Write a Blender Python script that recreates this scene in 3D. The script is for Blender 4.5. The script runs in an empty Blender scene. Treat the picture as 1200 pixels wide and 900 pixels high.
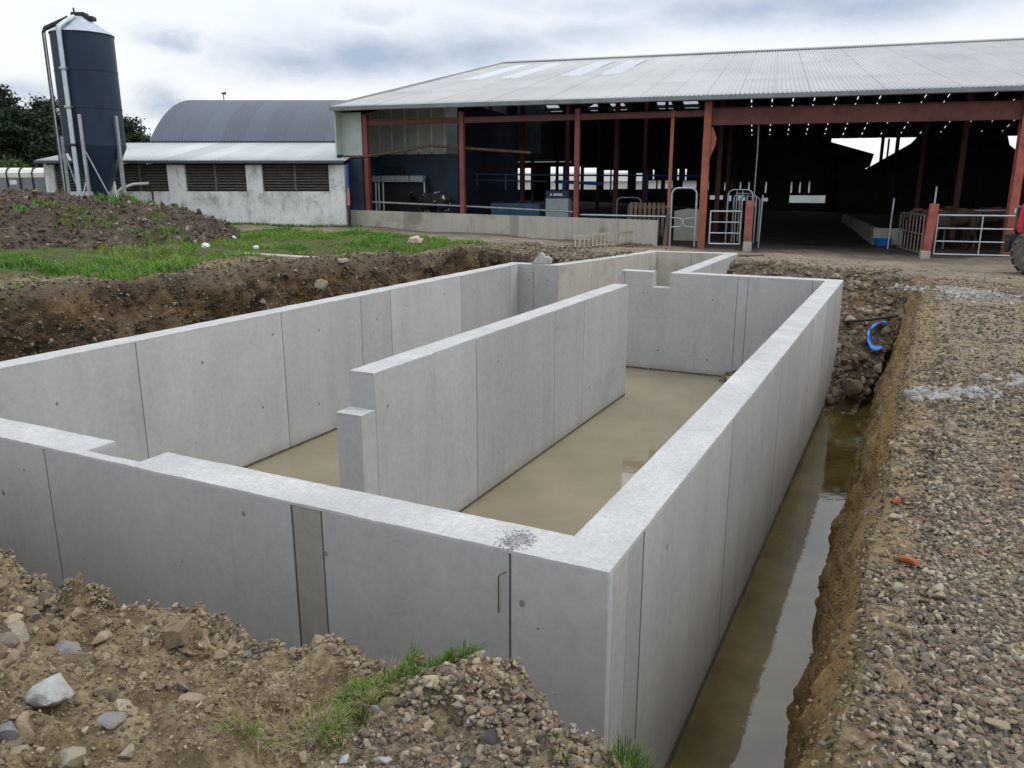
import bpy, bmesh, math, random
import numpy as np
from mathutils import Vector, Matrix, noise as mnoise
random.seed(7); RS = np.random.RandomState(7)
sc = bpy.context.scene
COL = sc.collection
R = math.radians
# ------------------------------------------------------------------ camera
CAMZ = 1.8; F = 935.0; PITCH = math.atan(236/F); YAW = math.atan(480/math.hypot(F, 236))
cam = bpy.data.objects.new('camera', bpy.data.cameras.new('camera')); COL.objects.link(cam)
cam.location = (0, 0, CAMZ); cam.rotation_euler = (math.pi/2-PITCH, 0, YAW)
cam.data.sensor_width = 36; cam.data.lens = 36*F/1200; cam.data.clip_end = 3000; cam.data.clip_start = .05
sc.camera = cam
_fw = Vector((-math.sin(YAW)*math.cos(PITCH), math.cos(YAW)*math.cos(PITCH), -math.sin(PITCH)))
_rt = Vector((math.cos(YAW), math.sin(YAW), 0)); _up = _rt.cross(_fw)
def ray(x, y): return _fw + _rt*((x-600)/F) - _up*((y-450)/F)
def G(x, y, z):                       # survey helper: photo pixel -> point at height z
    d = ray(x, y); t = (z-CAMZ)/d.z
    return Vector((d.x*t, d.y*t, z))
class Frame:                          # a building frame: u along, v deep
    def __init__(s, ox, oy, ang): s.o = Vector((ox, oy)); s.a = ang; s.U = Vector((math.cos(ang), math.sin(ang))); s.V = Vector((-math.sin(ang), math.cos(ang)))
    def hit(s, x, y, v):              # photo pixel -> (u, z) on the plane v
        d = ray(x, y); t = (v + s.o.dot(s.V))/Vector((d.x, d.y)).dot(s.V)
        return (Vector((d.x*t, d.y*t))-s.o).dot(s.U), CAMZ+d.z*t
    def w(s, u, v): p = s.o+s.U*u+s.V*v; return p.x, p.y
# ------------------------------------------------------------------ objects
def tag(o, label=None, cat=None, group=None, kind=None):
    if label: o['label'] = label
    if cat: o['category'] = cat
    if group: o['group'] = group
    if kind: o['kind'] = kind
    return o
def thing(name, label, cat, loc=(0, 0, 0), rz=0, group=None):
    o = bpy.data.objects.new(name, None); COL.objects.link(o); o.empty_display_size = .2
    o.location = loc; o.rotation_euler = (0, 0, rz)
    return tag(o, label, cat, group)
def copy_thing(r, loc, rz, label=None, scale=None):
    c = r.copy(); COL.objects.link(c); c.location = loc; c.rotation_euler = (0, 0, rz)
    if label: c['label'] = label
    if scale: c.scale = (scale,)*3
    for ch in list(r.children):
        d = ch.copy(); COL.objects.link(d); d.parent = c
        for g in list(ch.children):
            e = g.copy(); COL.objects.link(e); e.parent = d
    return c
class MB:
    def __init__(s): s.v = []; s.f = []; s.m = []; s.mi = 0
    def add(s, vs, fs):
        n = len(s.v); s.v += [tuple(p) for p in vs]; s.f += [tuple(i+n for i in f) for f in fs]; s.m += [s.mi]*len(fs); return s
    def box(s, x0, x1, y0, y1, z0, z1, ch=0.0):
        if ch <= 0:
            return s.add([(x, y, z) for z in (z0, z1) for y in (y0, y1) for x in (x0, x1)],
                         [(0, 2, 3, 1), (4, 5, 7, 6), (0, 1, 5, 4), (2, 6, 7, 3), (0, 4, 6, 2), (1, 3, 7, 5)])
        bm = bmesh.new(); bmesh.ops.create_cube(bm, size=1)
        for v in bm.verts: v.co = Vector(((x0+x1)/2+v.co.x*(x1-x0), (y0+y1)/2+v.co.y*(y1-y0), (z0+z1)/2+v.co.z*(z1-z0)))
        bmesh.ops.bevel(bm, geom=bm.edges[:], offset=ch, segments=1, affect='EDGES')
        bm.verts.index_update(); s.add([v.co for v in bm.verts], [[v.index for v in f.verts] for f in bm.faces]); bm.free(); return s
    def beam(s, p, q, w, h, up=(0, 0, 1)):     # rectangular bar from p to q
        p = Vector(p); q = Vector(q); d = (q-p).normalized(); a = d.cross(Vector(up))
        if a.length < 1e-4: a = d.cross(Vector((0, 1, 0)))
        a.normalize(); b = a.cross(d)
        vs = [e+a*(i*w/2)+b*(j*h/2) for e in (p, q) for j in (-1, 1) for i in (-1, 1)]
        return s.add(vs, [(0, 1, 3, 2), (4, 6, 7, 5), (0, 4, 5, 1), (2, 3, 7, 6), (0, 2, 6, 4), (1, 5, 7, 3)])
    def tube(s, pts, r, n=8, cap=True):
        pts = [Vector(p) for p in pts]; rs = r if isinstance(r, (list, tuple)) else [r]*len(pts)
        vs = []; fs = []; pa = None
        for i, p in enumerate(pts):
            d = (pts[min(i+1, len(pts)-1)]-pts[max(i-1, 0)]).normalized()
            a = (pa - d*pa.dot(d)) if pa is not None else d.cross(Vector((0, 0, 1)) if abs(d.z) < .9 else Vector((1, 0, 0)))
            a.normalize(); pa = a; b = d.cross(a)
            vs += [p+(a*math.cos(2*math.pi*k/n)+b*math.sin(2*math.pi*k/n))*rs[i] for k in range(n)]
        for i in range(len(pts)-1):
            fs += [(i*n+k, i*n+(k+1) % n, (i+1)*n+(k+1) % n, (i+1)*n+k) for k in range(n)]
        if cap: fs += [tuple(range(n-1, -1, -1)), tuple(range((len(pts)-1)*n, len(pts)*n))]
        return s.add(vs, fs)
    def prism(s, poly, axis, a, b):            # polygon extruded along an axis (0 x, 1 y, 2 z)
        def P(p, t): l = list(p); l.insert(axis, t); return tuple(l)
        n = len(poly); vs = [P(p, a) for p in poly]+[P(p, b) for p in poly]
        return s.add(vs, [tuple(range(n)), tuple(range(2*n-1, n-1, -1))]+[(i, i+n, (i+1) % n+n, (i+1) % n) for i in range(n)])
    def build(s, name, mats, parent=None, smooth=False, world=False):
        mats = mats if isinstance(mats, (list, tuple)) else [mats]
        V = np.array(s.v, float); o = bpy.data.objects.new(name, None) if False else None
        me = bpy.data.meshes.new(name); loc = None
        if parent is None:
            loc = np.array([(V[:, 0].min()+V[:, 0].max())/2, (V[:, 1].min()+V[:, 1].max())/2, V[:, 2].min()]); V = V-loc
        elif world:
            rt = parent
            while rt.parent: rt = rt.parent
            V = V-np.array(rt.location); a = -rt.rotation_euler.z; c, n = math.cos(a), math.sin(a)
            V = np.stack([V[:, 0]*c-V[:, 1]*n, V[:, 0]*n+V[:, 1]*c, V[:, 2]], 1)
        me.from_pydata([tuple(p) for p in V], [], s.f)
        for m in mats: me.materials.append(m)
        me.polygons.foreach_set('material_index', s.m)
        bm = bmesh.new(); bm.from_mesh(me); bmesh.ops.recalc_face_normals(bm, faces=bm.faces[:]); bm.to_mesh(me); bm.free()
        if smooth:
            me.polygons.foreach_set('use_smooth', [True]*len(me.polygons))
            me.set_sharp_from_angle(angle=R(40))
        o = bpy.data.objects.new(name, me); COL.objects.link(o)
        if parent is not None: o.parent = parent
        else: o.location = loc
        return o
def npmesh(name, V, Fc, mat, attrs=None, smooth=False, parent=None, loc=None):
    me = bpy.data.meshes.new(name); Fc = np.asarray(Fc, dtype=np.int32); k = Fc.shape[1]
    V = np.asarray(V, dtype=np.float32)
    if loc is not None: V = V-np.array(loc, dtype=np.float32)
    me.vertices.add(len(V)); me.vertices.foreach_set('co', V.ravel())
    me.loops.add(Fc.size); me.loops.foreach_set('vertex_index', Fc.ravel())
    me.polygons.add(len(Fc)); me.polygons.foreach_set('loop_start', np.arange(0, Fc.size, k, dtype=np.int32))
    me.update(calc_edges=True); me.validate()
    for nme, a in (attrs or {}).items():
        at = me.attributes.new(nme, 'FLOAT', 'POINT'); at.data.foreach_set('value', np.asarray(a, dtype=np.float32))
    me.polygons.foreach_set('use_smooth', np.full(len(Fc), smooth))
    for m in (mat if isinstance(mat, (list, tuple)) else [mat]): me.materials.append(m)
    o = bpy.data.objects.new(name, me); COL.objects.link(o)
    if parent is not None: o.parent = parent
    if loc is not None: o.location = loc
    return o
def gridfaces(nr, nc):
    i = np.arange(nr*nc).reshape(nr, nc)
    return np.stack([i[:-1, :-1].ravel(), i[:-1, 1:].ravel(), i[1:, 1:].ravel(), i[1:, :-1].ravel()], 1)
# ------------------------------------------------------------------ numpy noise
def _hash(i, j, k):
    n = (i*374761393 + j*668265263 + k*1274126177) & 0xFFFFFFFF
    n = ((n ^ (n >> 13))*1103515245) & 0xFFFFFFFF; n = ((n ^ (n >> 16))*2654435761) & 0xFFFFFFFF
    return ((n >> 8) & 0xFFFF)/65535.0
def vn(x, y, z=0.0):
    x = np.asarray(x, float); y = np.asarray(y, float); z = np.zeros_like(x)+z
    i = np.floor(x).astype(np.int64); j = np.floor(y).astype(np.int64); k = np.floor(z).astype(np.int64)
    a = x-i; b = y-j; c = z-k
    a = a*a*(3-2*a); b = b*b*(3-2*b); c = c*c*(3-2*c); r = 0
    for di in (0, 1):
        for dj in (0, 1):
            for dk in (0, 1):
                r = r + (a if di else 1-a)*(b if dj else 1-b)*(c if dk else 1-c)*_hash(i+di, j+dj, k+dk)
    return r*2-1
def fbm(x, y, z=0.0, o=5, gain=.5):
    r = 0; a = 1; f = 1
    for q in range(o): r = r+a*vn(x*f+q*17.3, y*f-q*9.1, np.asarray(z)*f+q*5.7); a *= gain; f *= 2.03
    return r
def sm(x, a, b): t = np.clip((x-a)/(b-a), 0, 1); return t*t*(3-2*t)
# ------------------------------------------------------------------ materials
class NT:
    def __init__(s, name):
        s.m = bpy.data.materials.new(name); s.m.use_nodes = True; s.t = s.m.node_tree; s.b = s.t.nodes['Principled BSDF']
        s.tc = s.n('ShaderNodeTexCoord')
    def n(s, typ, **kw):
        x = s.t.nodes.new(typ)
        for k, v in kw.items():
            if k.startswith('i_'): x.inputs[int(k[2:]) if k[2:].isdigit() else k[2:].replace('_', ' ')].default_value = v
            else: setattr(x, k, v)
        return x
    def l(s, a, b): s.t.links.new(a, b)
    def co(s, scale=(1, 1, 1), rot=(0, 0, 0)):
        mp = s.n('ShaderNodeMapping'); mp.inputs['Scale'].default_value = scale; mp.inputs['Rotation'].default_value = rot
        s.l(s.tc.outputs['Object'], mp.inputs[0]); return mp.outputs[0]
    def noise(s, scale, detail=5, rough=.55, stretch=(1, 1, 1), dist=0):
        x = s.n('ShaderNodeTexNoise'); x.inputs['Scale'].default_value = scale; x.inputs['Detail'].default_value = detail
        x.inputs['Roughness'].default_value = rough; x.inputs['Distortion'].default_value = dist; s.l(s.co(stretch), x.inputs['Vector']); return x.outputs[0]
    def voro(s, scale, feature='F1', out='Distance', stretch=(1, 1, 1)):
        x = s.n('ShaderNodeTexVoronoi'); x.feature = feature; x.inputs['Scale'].default_value = scale; s.l(s.co(stretch), x.inputs['Vector']); return x.outputs[out]
    def ramp(s, fac, stops, interp='LINEAR'):
        r = s.n('ShaderNodeValToRGB'); r.color_ramp.interpolation = interp; e = r.color_ramp.elements
        while len(e) < len(stops): e.new(.5)
        for i, (p, c) in enumerate(stops):
            e[i].position = p; c = c if not isinstance(c, (int, float)) else (c, c, c); e[i].color = (*c[:3], 1)
        s.l(fac, r.inputs[0]); return r.outputs[0]
    def mix(s, fac, a, b, typ='MIX'):
        x = s.n('ShaderNodeMix'); x.data_type = 'RGBA'; x.blend_type = typ
        for v, i in ((fac, 0), (a, 6), (b, 7)):
            if hasattr(v, 'links'): s.l(v, x.inputs[i])
            elif isinstance(v, (int, float)): x.inputs[i].default_value = v if i == 0 else (v, v, v, 1)
            else: x.inputs[i].default_value = (*v[:3], 1)
        return x.outputs[2]
    def math(s, op, a, b=0.0, c=0.0):
        x = s.n('ShaderNodeMath'); x.operation = op
        for i, v in enumerate((a, b, c)):
            if hasattr(v, 'links'): s.l(v, x.inputs[i])
            else: x.inputs[i].default_value = v
        return x.outputs[0]
    def attr(s, name): x = s.n('ShaderNodeAttribute'); x.attribute_name = name; return x.outputs['Fac']
    def bump(s, h, strength, dist=.02, prev=None):
        x = s.n('ShaderNodeBump'); x.inputs['Strength'].default_value = strength; x.inputs['Distance'].default_value = dist
        s.l(h, x.inputs['Height'])
        if prev: s.l(prev, x.inputs['Normal'])
        return x.outputs[0]
    def out(s, col, rough=.8, metal=0, nrm=None, spec=None):
        for v, k in ((col, 'Base Color'), (rough, 'Roughness'), (metal, 'Metallic')):
            if hasattr(v, 'links'): s.l(v, s.b.inputs[k])
            elif isinstance(v, (int, float)): s.b.inputs[k].default_value = v
            else: s.b.inputs[k].default_value = (*v[:3], 1)
        if nrm: s.l(nrm, s.b.inputs['Normal'])
        if spec is not None: s.b.inputs['Specular IOR Level'].default_value = spec
        return s.m
def sc3(c, k): return tuple(min(1, x*k) for x in c)
def simple(name, c, rough=.6, metal=0, var=.25, scale=3, dirt=None, dirt_amt=.5, bump=0, bscale=40, stretch=(1, 1, 1), spec=None):
    t = NT(name); n = t.noise(scale, 6, .6, stretch)
    col = t.ramp(n, [(.3, sc3(c, 1-var)), (.7, sc3(c, 1+var))])
    if dirt: col = t.mix(t.ramp(t.noise(scale*2.3, 8, .7, stretch), [(.5, 0), (.72, dirt_amt)]), col, dirt)
    nr = t.bump(t.noise(bscale, 4), bump) if bump else None
    return t.out(col, rough, metal, nr, spec)
def concrete(name, c, streak=.12, dark=.25, pores=True, tone=True, stain=None, tide=False):
    t = NT(name)
    col = t.ramp(t.noise(.7, 8, .64, (1, 1, .8)), [(.28, sc3(c, 1-dark*1.15)), (.5, c), (.72, sc3(c, 1+dark*.5))])
    col = t.mix(t.ramp(t.noise(3.2, 6, .6, (1, 1, .12)), [(.42, 0), (.75, 1)]), col, sc3(c, 1-streak*2), 'MIX') if streak else col
    col = t.mix(.55, col, t.ramp(t.noise(14, 6, .7), [(.3, sc3(c, .84)), (.7, sc3(c, 1.12))]))
    if tone: col = t.mix(1, col, t.ramp(t.attr('tone'), [(0, .86), (1, 1.07)]), 'MULTIPLY')
    bs = t.math('MULTIPLY', t.ramp(t.noise(5.5, 7, .6, (1, 1, .06)), [(.6, 0), (.72, 1)]), t.ramp(t.noise(.8, 4), [(.5, 0), (.62, .5)]))
    col = t.mix(bs, col, (c[0]*.62, c[1]*.55, c[2]*.44)); col = t.mix(t.ramp(t.noise(.5, 9, .72, (1, 1, 1.6)), [(.58, 0), (.7, .38)]), col, sc3(c, .62))
    if tide:
        sp_ = t.n('ShaderNodeSeparateXYZ'); t.l(t.tc.outputs['Object'], sp_.inputs[0])
        zz = t.math('SUBTRACT', sp_.outputs[2], t.math('MULTIPLY', t.noise(2.2, 8, .7, (1, 1, .3)), .34))
        col = t.mix(t.ramp(zz, [(.27, .55), (.36, .22), (.42, 0)]), col, (.26, .215, .15))
    if stain: col = t.mix(t.ramp(t.noise(.55, 8, .68), [(.52, 0), (.64, .75)]), col, stain)
    h = t.noise(60, 6, .7)
    if pores:
        p = t.ramp(t.voro(26), [(.05, 1), (.1, 0)]); gate = t.ramp(t.noise(4, 3), [(.5, 0), (.62, 1)])
        pm = t.math('MULTIPLY', p, gate); col = t.mix(t.math('MULTIPLY', pm, .45), col, sc3(c, .45))
    return t.out(col, .82, 0, t.bump(h, .12, .01), .3)
m_wall = concrete('cast_concrete', (.405, .404, .396), streak=.13, dark=.28, tide=True)
m_wall_fresh = concrete('front_cast_concrete', (.445, .447, .443), streak=.06, dark=.2)  # front wall grey, slightly paler than the other walls
m_wall_dirty = concrete('old_stained_concrete', (.44, .42, .36), streak=.2, stain=(.19, .175, .12), tone=False)
m_joint = simple('joint_dark_grey', (.09, .09, .09), .9, var=.3, scale=8)  # dark grey strip set into the panel joints
m_spot = simple('mortar_plug', (.19, .19, .185), .9)
m_damp = simple('wet_tide_mark', (.075, .07, .055), .5, var=.4, scale=9)
m_infill = concrete('infill_strip_concrete', (.33, .315, .285), streak=.2, dark=.3, tone=False)
def _top():
    t = NT('trowelled_concrete'); c = (.475, .478, .465)
    col = t.ramp(t.noise(2.2, 8, .65), [(.3, sc3(c, .8)), (.55, c), (.75, (.56, .56, .55))])
    col = t.mix(t.ramp(t.noise(45, 6, .75), [(.35, .6), (.6, 0)]), col, sc3(c, .6))
    col = t.mix(t.ramp(t.noise(7, 9, .75), [(.6, 0), (.72, .55)]), col, (.3, .29, .27))
    pit = t.math('MULTIPLY', t.ramp(t.voro(34), [(.07, 1), (.14, 0)]), t.ramp(t.noise(5, 4), [(.46, 0), (.58, 1)]))
    col = t.mix(t.math('MULTIPLY', pit, .7), col, (.13, .13, .125)); col = t.mix(t.ramp(t.noise(1.3, 8, .7, (1, .5, 1)), [(.55, 0), (.75, .6)]), col, (.34, .33, .30))
    return t.out(col, .85, 0, t.bump(t.noise(38, 8, .75), .55, .012), .3)
m_top = _top()
m_crumb = simple('crumbled_concrete', (.27, .27, .27), .9, var=.6, scale=40)
m_steel = simple('galvanised_steel', (.42, .45, .48), .42, .75, .2, 6, (.25, .23, .2), .4)
m_steel_dull = simple('dull_galvanised', (.30, .32, .33), .6, .4, .3, 5, (.13, .11, .08), .7)
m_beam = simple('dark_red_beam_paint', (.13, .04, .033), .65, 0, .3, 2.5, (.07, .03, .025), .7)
m_red = simple('red_oxide_paint', (.21, .05, .038), .6, 0, .3, 2.5, (.12, .035, .025), .7)
m_red_worn = simple('worn_red_paint', (.33, .085, .055), .65, 0, .35, 3, (.22, .18, .14), .7)
m_orange = simple('faded_orange_paint', (.33, .105, .055), .65, 0, .3, 2, (.17, .065, .045), .6)
m_rust = simple('rusty_steel', (.10, .055, .04), .85, 0, .5, 10)
m_black = simple('black_rubber', (.015, .015, .016), .6)
m_dark = simple('dark_steel_and_shade', (.02, .021, .024), .7, 0, .4, 1)  # dark steel; on shed interior parts the gloom is put into the colour
m_darkroof = simple('shaded_sheet_underside', (.05, .052, .055), .9, 0, .4, 1.5)  # roof underside and purlins, colour darkened to paint in interior shade
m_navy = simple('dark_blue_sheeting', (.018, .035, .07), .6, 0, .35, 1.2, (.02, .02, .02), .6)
m_blue = simple('blue_paint', (.02, .07, .30), .5, 0, .25, 3)
m_blueplastic = simple('blue_plastic', (.015, .16, .55), .4, 0, .2, 4)
m_tarp = simple('blue_water_pipe_plastic', (.01, .17, .68), .38, 0, .25, 5)
m_wood = simple('weathered_wood', (.14, .11, .075), .9, 0, .45, 4, stretch=(1, 1, .2), bump=.3)
m_woodpale = simple('pale_dry_wood', (.38, .33, .25), .85, 0, .3, 9)
m_greysheet = simple('grey_green_cladding', (.42, .47, .44), .6, 0, .15, .8, (.25, .27, .25), .5)
m_white = simple('dirty_white_plastic', (.72, .72, .70), .6, 0, .12, 5, (.45, .43, .38), .4)
m_greybox = simple('grey_cabinet_paint', (.34, .40, .42), .5, 0, .15, 2)
m_darkfloor = simple('wet_dark_floor', (.05, .045, .04), .8, 0, .4, 1)
def _render():
    t = NT('peeling_white_render'); c = (.66, .67, .64)
    col = t.ramp(t.noise(1.1, 9, .7), [(.33, (.36, .37, .36)), (.5, (.68, .69, .67)), (.68, (.80, .81, .79))])
    col = t.mix(t.ramp(t.noise(4, 9, .75, (1, 1, .4)), [(.55, 0), (.66, .7)]), col, (.17, .17, .16))
    return t.out(col, .9, 0, t.bump(t.noise(14, 8, .7), .4, .02), .2)
m_render = _render()
def _roof(name, c, grime, rough=.55, metal=.0):
    t = NT(name); col = t.ramp(t.noise(.35, 8, .65, (1, .4, 1)), [(.3, sc3(c, .84)), (.7, sc3(c, 1.1))])
    col = t.mix(1, col, t.ramp(t.attr('tone'), [(0, .72), (.35, .93), (1, 1.08)]), 'MULTIPLY')
    col = t.mix(t.ramp(t.noise(2.2, 7, .7, (1, .08, 1)), [(.55, 0), (.75, .5)]), col, grime)
    return t.out(col, rough, metal, t.bump(t.noise(20, 4), .05), .4)
m_roof = _roof('fibre_cement_roof', (.385, .395, .395), (.30, .305, .30))
m_dutch = _roof('dark_blue_grey_roof', (.075, .092, .12), (.06, .075, .095))
m_lean = _roof('pale_zinc_roof', (.44, .465, .475), (.33, .345, .35), .6, .0)
def _skylight():
    t = NT('translucent_rooflight'); m = t.m; tr = t.n('ShaderNodeBsdfTranslucent', i_Color=(.9, .93, .98, 1)); tp = t.n('ShaderNodeBsdfTransparent')
    df = t.n('ShaderNodeBsdfDiffuse', i_Color=(.88, .91, .97, 1)); a = t.n('ShaderNodeMixShader', i_0=.5); b = t.n('ShaderNodeMixShader', i_0=.5); o = t.t.nodes['Material Output']
    t.l(tp.outputs[0], a.inputs[1]); t.l(tr.outputs[0], a.inputs[2]); t.l(a.outputs[0], b.inputs[1]); t.l(df.outputs[0], b.inputs[2]); t.l(b.outputs[0], o.inputs[0]); return m
m_sky = _skylight()
def _silo():
    t = NT('dark_navy_silo_sheet'); c = (.013, .026, .050)
    col = t.ramp(t.noise(1.2, 6, .6, (1, 1, .3)), [(.3, sc3(c, .8)), (.7, sc3(c, 1.35))]); return t.out(col, .5, 0, None, .3)
m_silo = _silo()
def stone_mat(name, cols, rough=.85, noise_amt=.35, bump=.35):
    t = NT(name); n = len(cols); col = t.ramp(t.attr('tint'), [(i/n, c) for i, c in enumerate(cols)], 'CONSTANT')
    col = t.mix(noise_amt, col, t.ramp(t.noise(25, 6, .7), [(.3, .02), (.7, .5)]), 'OVERLAY')
    return t.out(col, rough, 0, t.bump(t.noise(60, 5, .7), bump, .01), .25)
m_gravel = stone_mat('gravel_stone', [(0.163, 0.126, 0.093), (0.241, 0.194, 0.137), (0.116, 0.094, 0.076), (0.309, 0.257, 0.182), (0.190, 0.141, 0.100), (0.256, 0.223, 0.181), (0.098, 0.084, 0.074), (0.377, 0.320, 0.231), (0.164, 0.117, 0.091), (0.234, 0.168, 0.102), (0.206, 0.164, 0.117), (0.142, 0.111, 0.085)], noise_amt=.25)
m_clod = stone_mat('earth_clod', [(0.207, 0.151, 0.092), (0.263, 0.203, 0.130), (0.172, 0.125, 0.079), (0.316, 0.247, 0.164), (0.228, 0.174, 0.117), (0.196, 0.163, 0.128), (0.357, 0.299, 0.211), (0.136, 0.106, 0.077), (0.247, 0.185, 0.110), (0.290, 0.226, 0.146)], bump=.6)
m_rubble = stone_mat('trench_stone', [(.17, .13, .088), (.25, .20, .145), (.13, .098, .067), (.205, .16, .112), (.30, .255, .195), (.105, .083, .062), (.155, .118, .08), (.22, .175, .125)])
m_darkclod = stone_mat('dark_heap_clod', [(.085, .06, .043), (.12, .088, .062), (.07, .05, .038), (.145, .11, .082), (.10, .073, .053), (.22, .185, .15), (.085, .064, .048), (.13, .10, .076), (.105, .08, .06), (.30, .26, .21)], bump=.5)
def rock_mat(name, c, var=.3):
    t = NT(name); col = t.ramp(t.noise(9, 8, .7), [(.3, sc3(c, 1-var*1.2)), (.7, sc3(c, 1+var*.7))])
    col = t.mix(t.ramp(t.noise(7, 9, .75), [(.47, 0), (.66, .8)]), col, (.22, .17, .115)); col = t.mix(t.ramp(t.voro(55), [(.05, .4), (.2, 0)]), col, sc3(c, .4))
    return t.out(col, .9, 0, t.bump(t.noise(34, 9, .75), .8, .015), .2)
def leaf_mat(name, cols, trans=.25):
    t = NT(name); n = len(cols)
    col = t.ramp(t.attr('tint'), [(i/(n-1), c) for i, c in enumerate(cols)]); o = t.t.nodes['Material Output']
    t.out(col, .6, 0, None, .25)
    tr = t.n('ShaderNodeBsdfTranslucent'); t.l(col, tr.inputs[0]); mx = t.n('ShaderNodeMixShader', i_0=trans)
    t.l(t.b.outputs[0], mx.inputs[1]); t.l(tr.outputs[0], mx.inputs[2]); t.l(mx.outputs[0], o.inputs[0]); return t.m
m_grass = leaf_mat('meadow_grass', [(.03, .085, .010), (.055, .15, .014), (.09, .22, .02), (.13, .27, .028), (.18, .25, .05)])
m_neargrass = leaf_mat('tuft_grass', [(.032, .075, .012), (.06, .125, .017), (.095, .18, .024), (.145, .22, .04), (.25, .24, .09), (.38, .32, .18)])
m_straw = leaf_mat('dead_grass', [(.18, .12, .06), (.30, .22, .12), (.42, .33, .20)])
m_conifer = leaf_mat('conifer_leaf', [(.008, .018, .010), (.014, .030, .013), (.024, .045, .016), (.04, .062, .022)], .15)
m_conifer2 = leaf_mat('pine_leaf', [(.010, .022, .011), (.020, .040, .018), (.035, .058, .022), (.05, .08, .03)], .15)
m_hedge = leaf_mat('hedge_leaf', [(.02, .045, .012), (.04, .08, .018), (.07, .12, .028), (.10, .15, .04)], .2)
m_bark = simple('tree_bark', (.06, .048, .038), .95, 0, .4, 5)
# ---- ground with zones: gravel base, soil, apron mud
def _ground():
    t = NT('yard_earth')
    fine = t.noise(28, 9, .75); big = t.noise(.8, 7, .6)
    soil = t.ramp(t.noise(5.5, 9, .72), [(.28, (0.101, 0.071, 0.041)), (.45, (0.175, 0.128, 0.076)), (.54, (0.262, 0.201, 0.122)), (.66, (0.399, 0.330, 0.216))])
    soil = t.mix(.5, soil, t.ramp(fine, [(.3, .1), (.7, .85)]), 'OVERLAY')
    grav = t.ramp(t.voro(38, out='Color'), [(.15, (0.122, 0.096, 0.070)), (.5, (0.201, 0.160, 0.113)), (.85, (0.314, 0.260, 0.187))])
    grav = t.mix(t.ramp(big, [(.4, 0), (.65, .6)]), grav, (.20, .155, .10))
    mud = t.ramp(t.noise(1.6, 9, .7, (1, 2.2, 1)), [(.3, (.12, .094, .07)), (.5, (.20, .162, .12)), (.7, (.31, .265, .205))])
    turf = t.ramp(t.noise(6, 8, .7), [(.3, (.03, .04, .012)), (.7, (.07, .10, .025))])
    barn = t.ramp(t.noise(1.2, 8, .7), [(.3, (.035, .03, .025)), (.7, (.085, .075, .062))])  # dirty wet shed floor, colour also darkened for the dim interior
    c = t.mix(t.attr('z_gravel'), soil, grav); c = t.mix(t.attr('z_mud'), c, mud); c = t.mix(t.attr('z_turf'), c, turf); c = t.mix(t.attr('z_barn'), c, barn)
    b = t.bump(fine, .7, .03); b = t.bump(t.voro(45), .5, .015, b)
    return t.out(c, .92, 0, b, .15)
m_ground = _ground()
def bank_mat(name, dark, mid, ochre, lite, oamt, lipc=None):
    t = NT(name)
    c = t.ramp(t.noise(3.5, 9, .72), [(.3, dark), (.52, mid), (.75, lite)])
    c = t.mix(t.ramp(t.noise(.9, 8, .65, (1, 1, 1.6)), [(.5-oamt*.25, 0), (.62, .8)]), c, ochre)
    c = t.mix(.5, c, t.ramp(t.noise(30, 8, .75), [(.3, .1), (.7, .85)]), 'OVERLAY')
    if lipc: c = t.mix(t.math('MULTIPLY', t.attr('lip'), t.ramp(t.noise(6, 8, .7), [(.3, .5), (.55, 1)])), c, t.ramp(t.noise(16, 8, .75), [(.3, sc3(lipc, .55)), (.7, sc3(lipc, 1.35))]))
    b = t.bump(t.noise(22, 9, .75), .9, .04); b = t.bump(t.voro(30), .5, .02, b)
    return t.out(c, .95, 0, b, .12)
m_bankR = bank_mat('ochre_clay_bank', (0.168, 0.120, 0.066), (0.284, 0.206, 0.110), (0.332, 0.200, 0.068), (0.437, 0.347, 0.215), .6, (0.282, 0.216, 0.132))
m_bankL = bank_mat('brown_clay_bank', (.045, .031, .02), (.105, .075, .048), (.16, .095, .042), (.20, .16, .115), .3, (.15, .12, .085))
m_bankF = bank_mat('dark_rubble_bank', (.055, .042, .028), (.115, .086, .058), (.17, .10, .045), (.22, .18, .13), .1, (.17, .14, .10))
m_heap = bank_mat('spoil_earth', (.05, .038, .029), (.092, .07, .054), (.115, .09, .065), (.16, .13, .10), .2)
def _water(name, c1, c2, rough, sc_, bs, bd, sp_=.5):
    t = NT(name); c = t.ramp(t.noise(sc_, 6, .6), [(.35, c1), (.65, c2)])
    n = t.bump(t.noise(bs, 4, .55), .12, bd); return t.out(c, rough, 0, n, sp_)
m_tankwater = _water('muddy_tan_water', (.225, .187, .122), (.285, .236, .155), .035, .7, 5, .010, 1.0)
m_trenchwater = _water('murky_olive_water', (.062, .046, .011), (.135, .100, .030), .02, 1.4, 6, .012, .8)
m_trenchwater.node_tree.nodes['Principled BSDF'].inputs['IOR'].default_value = 1.5
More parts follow.
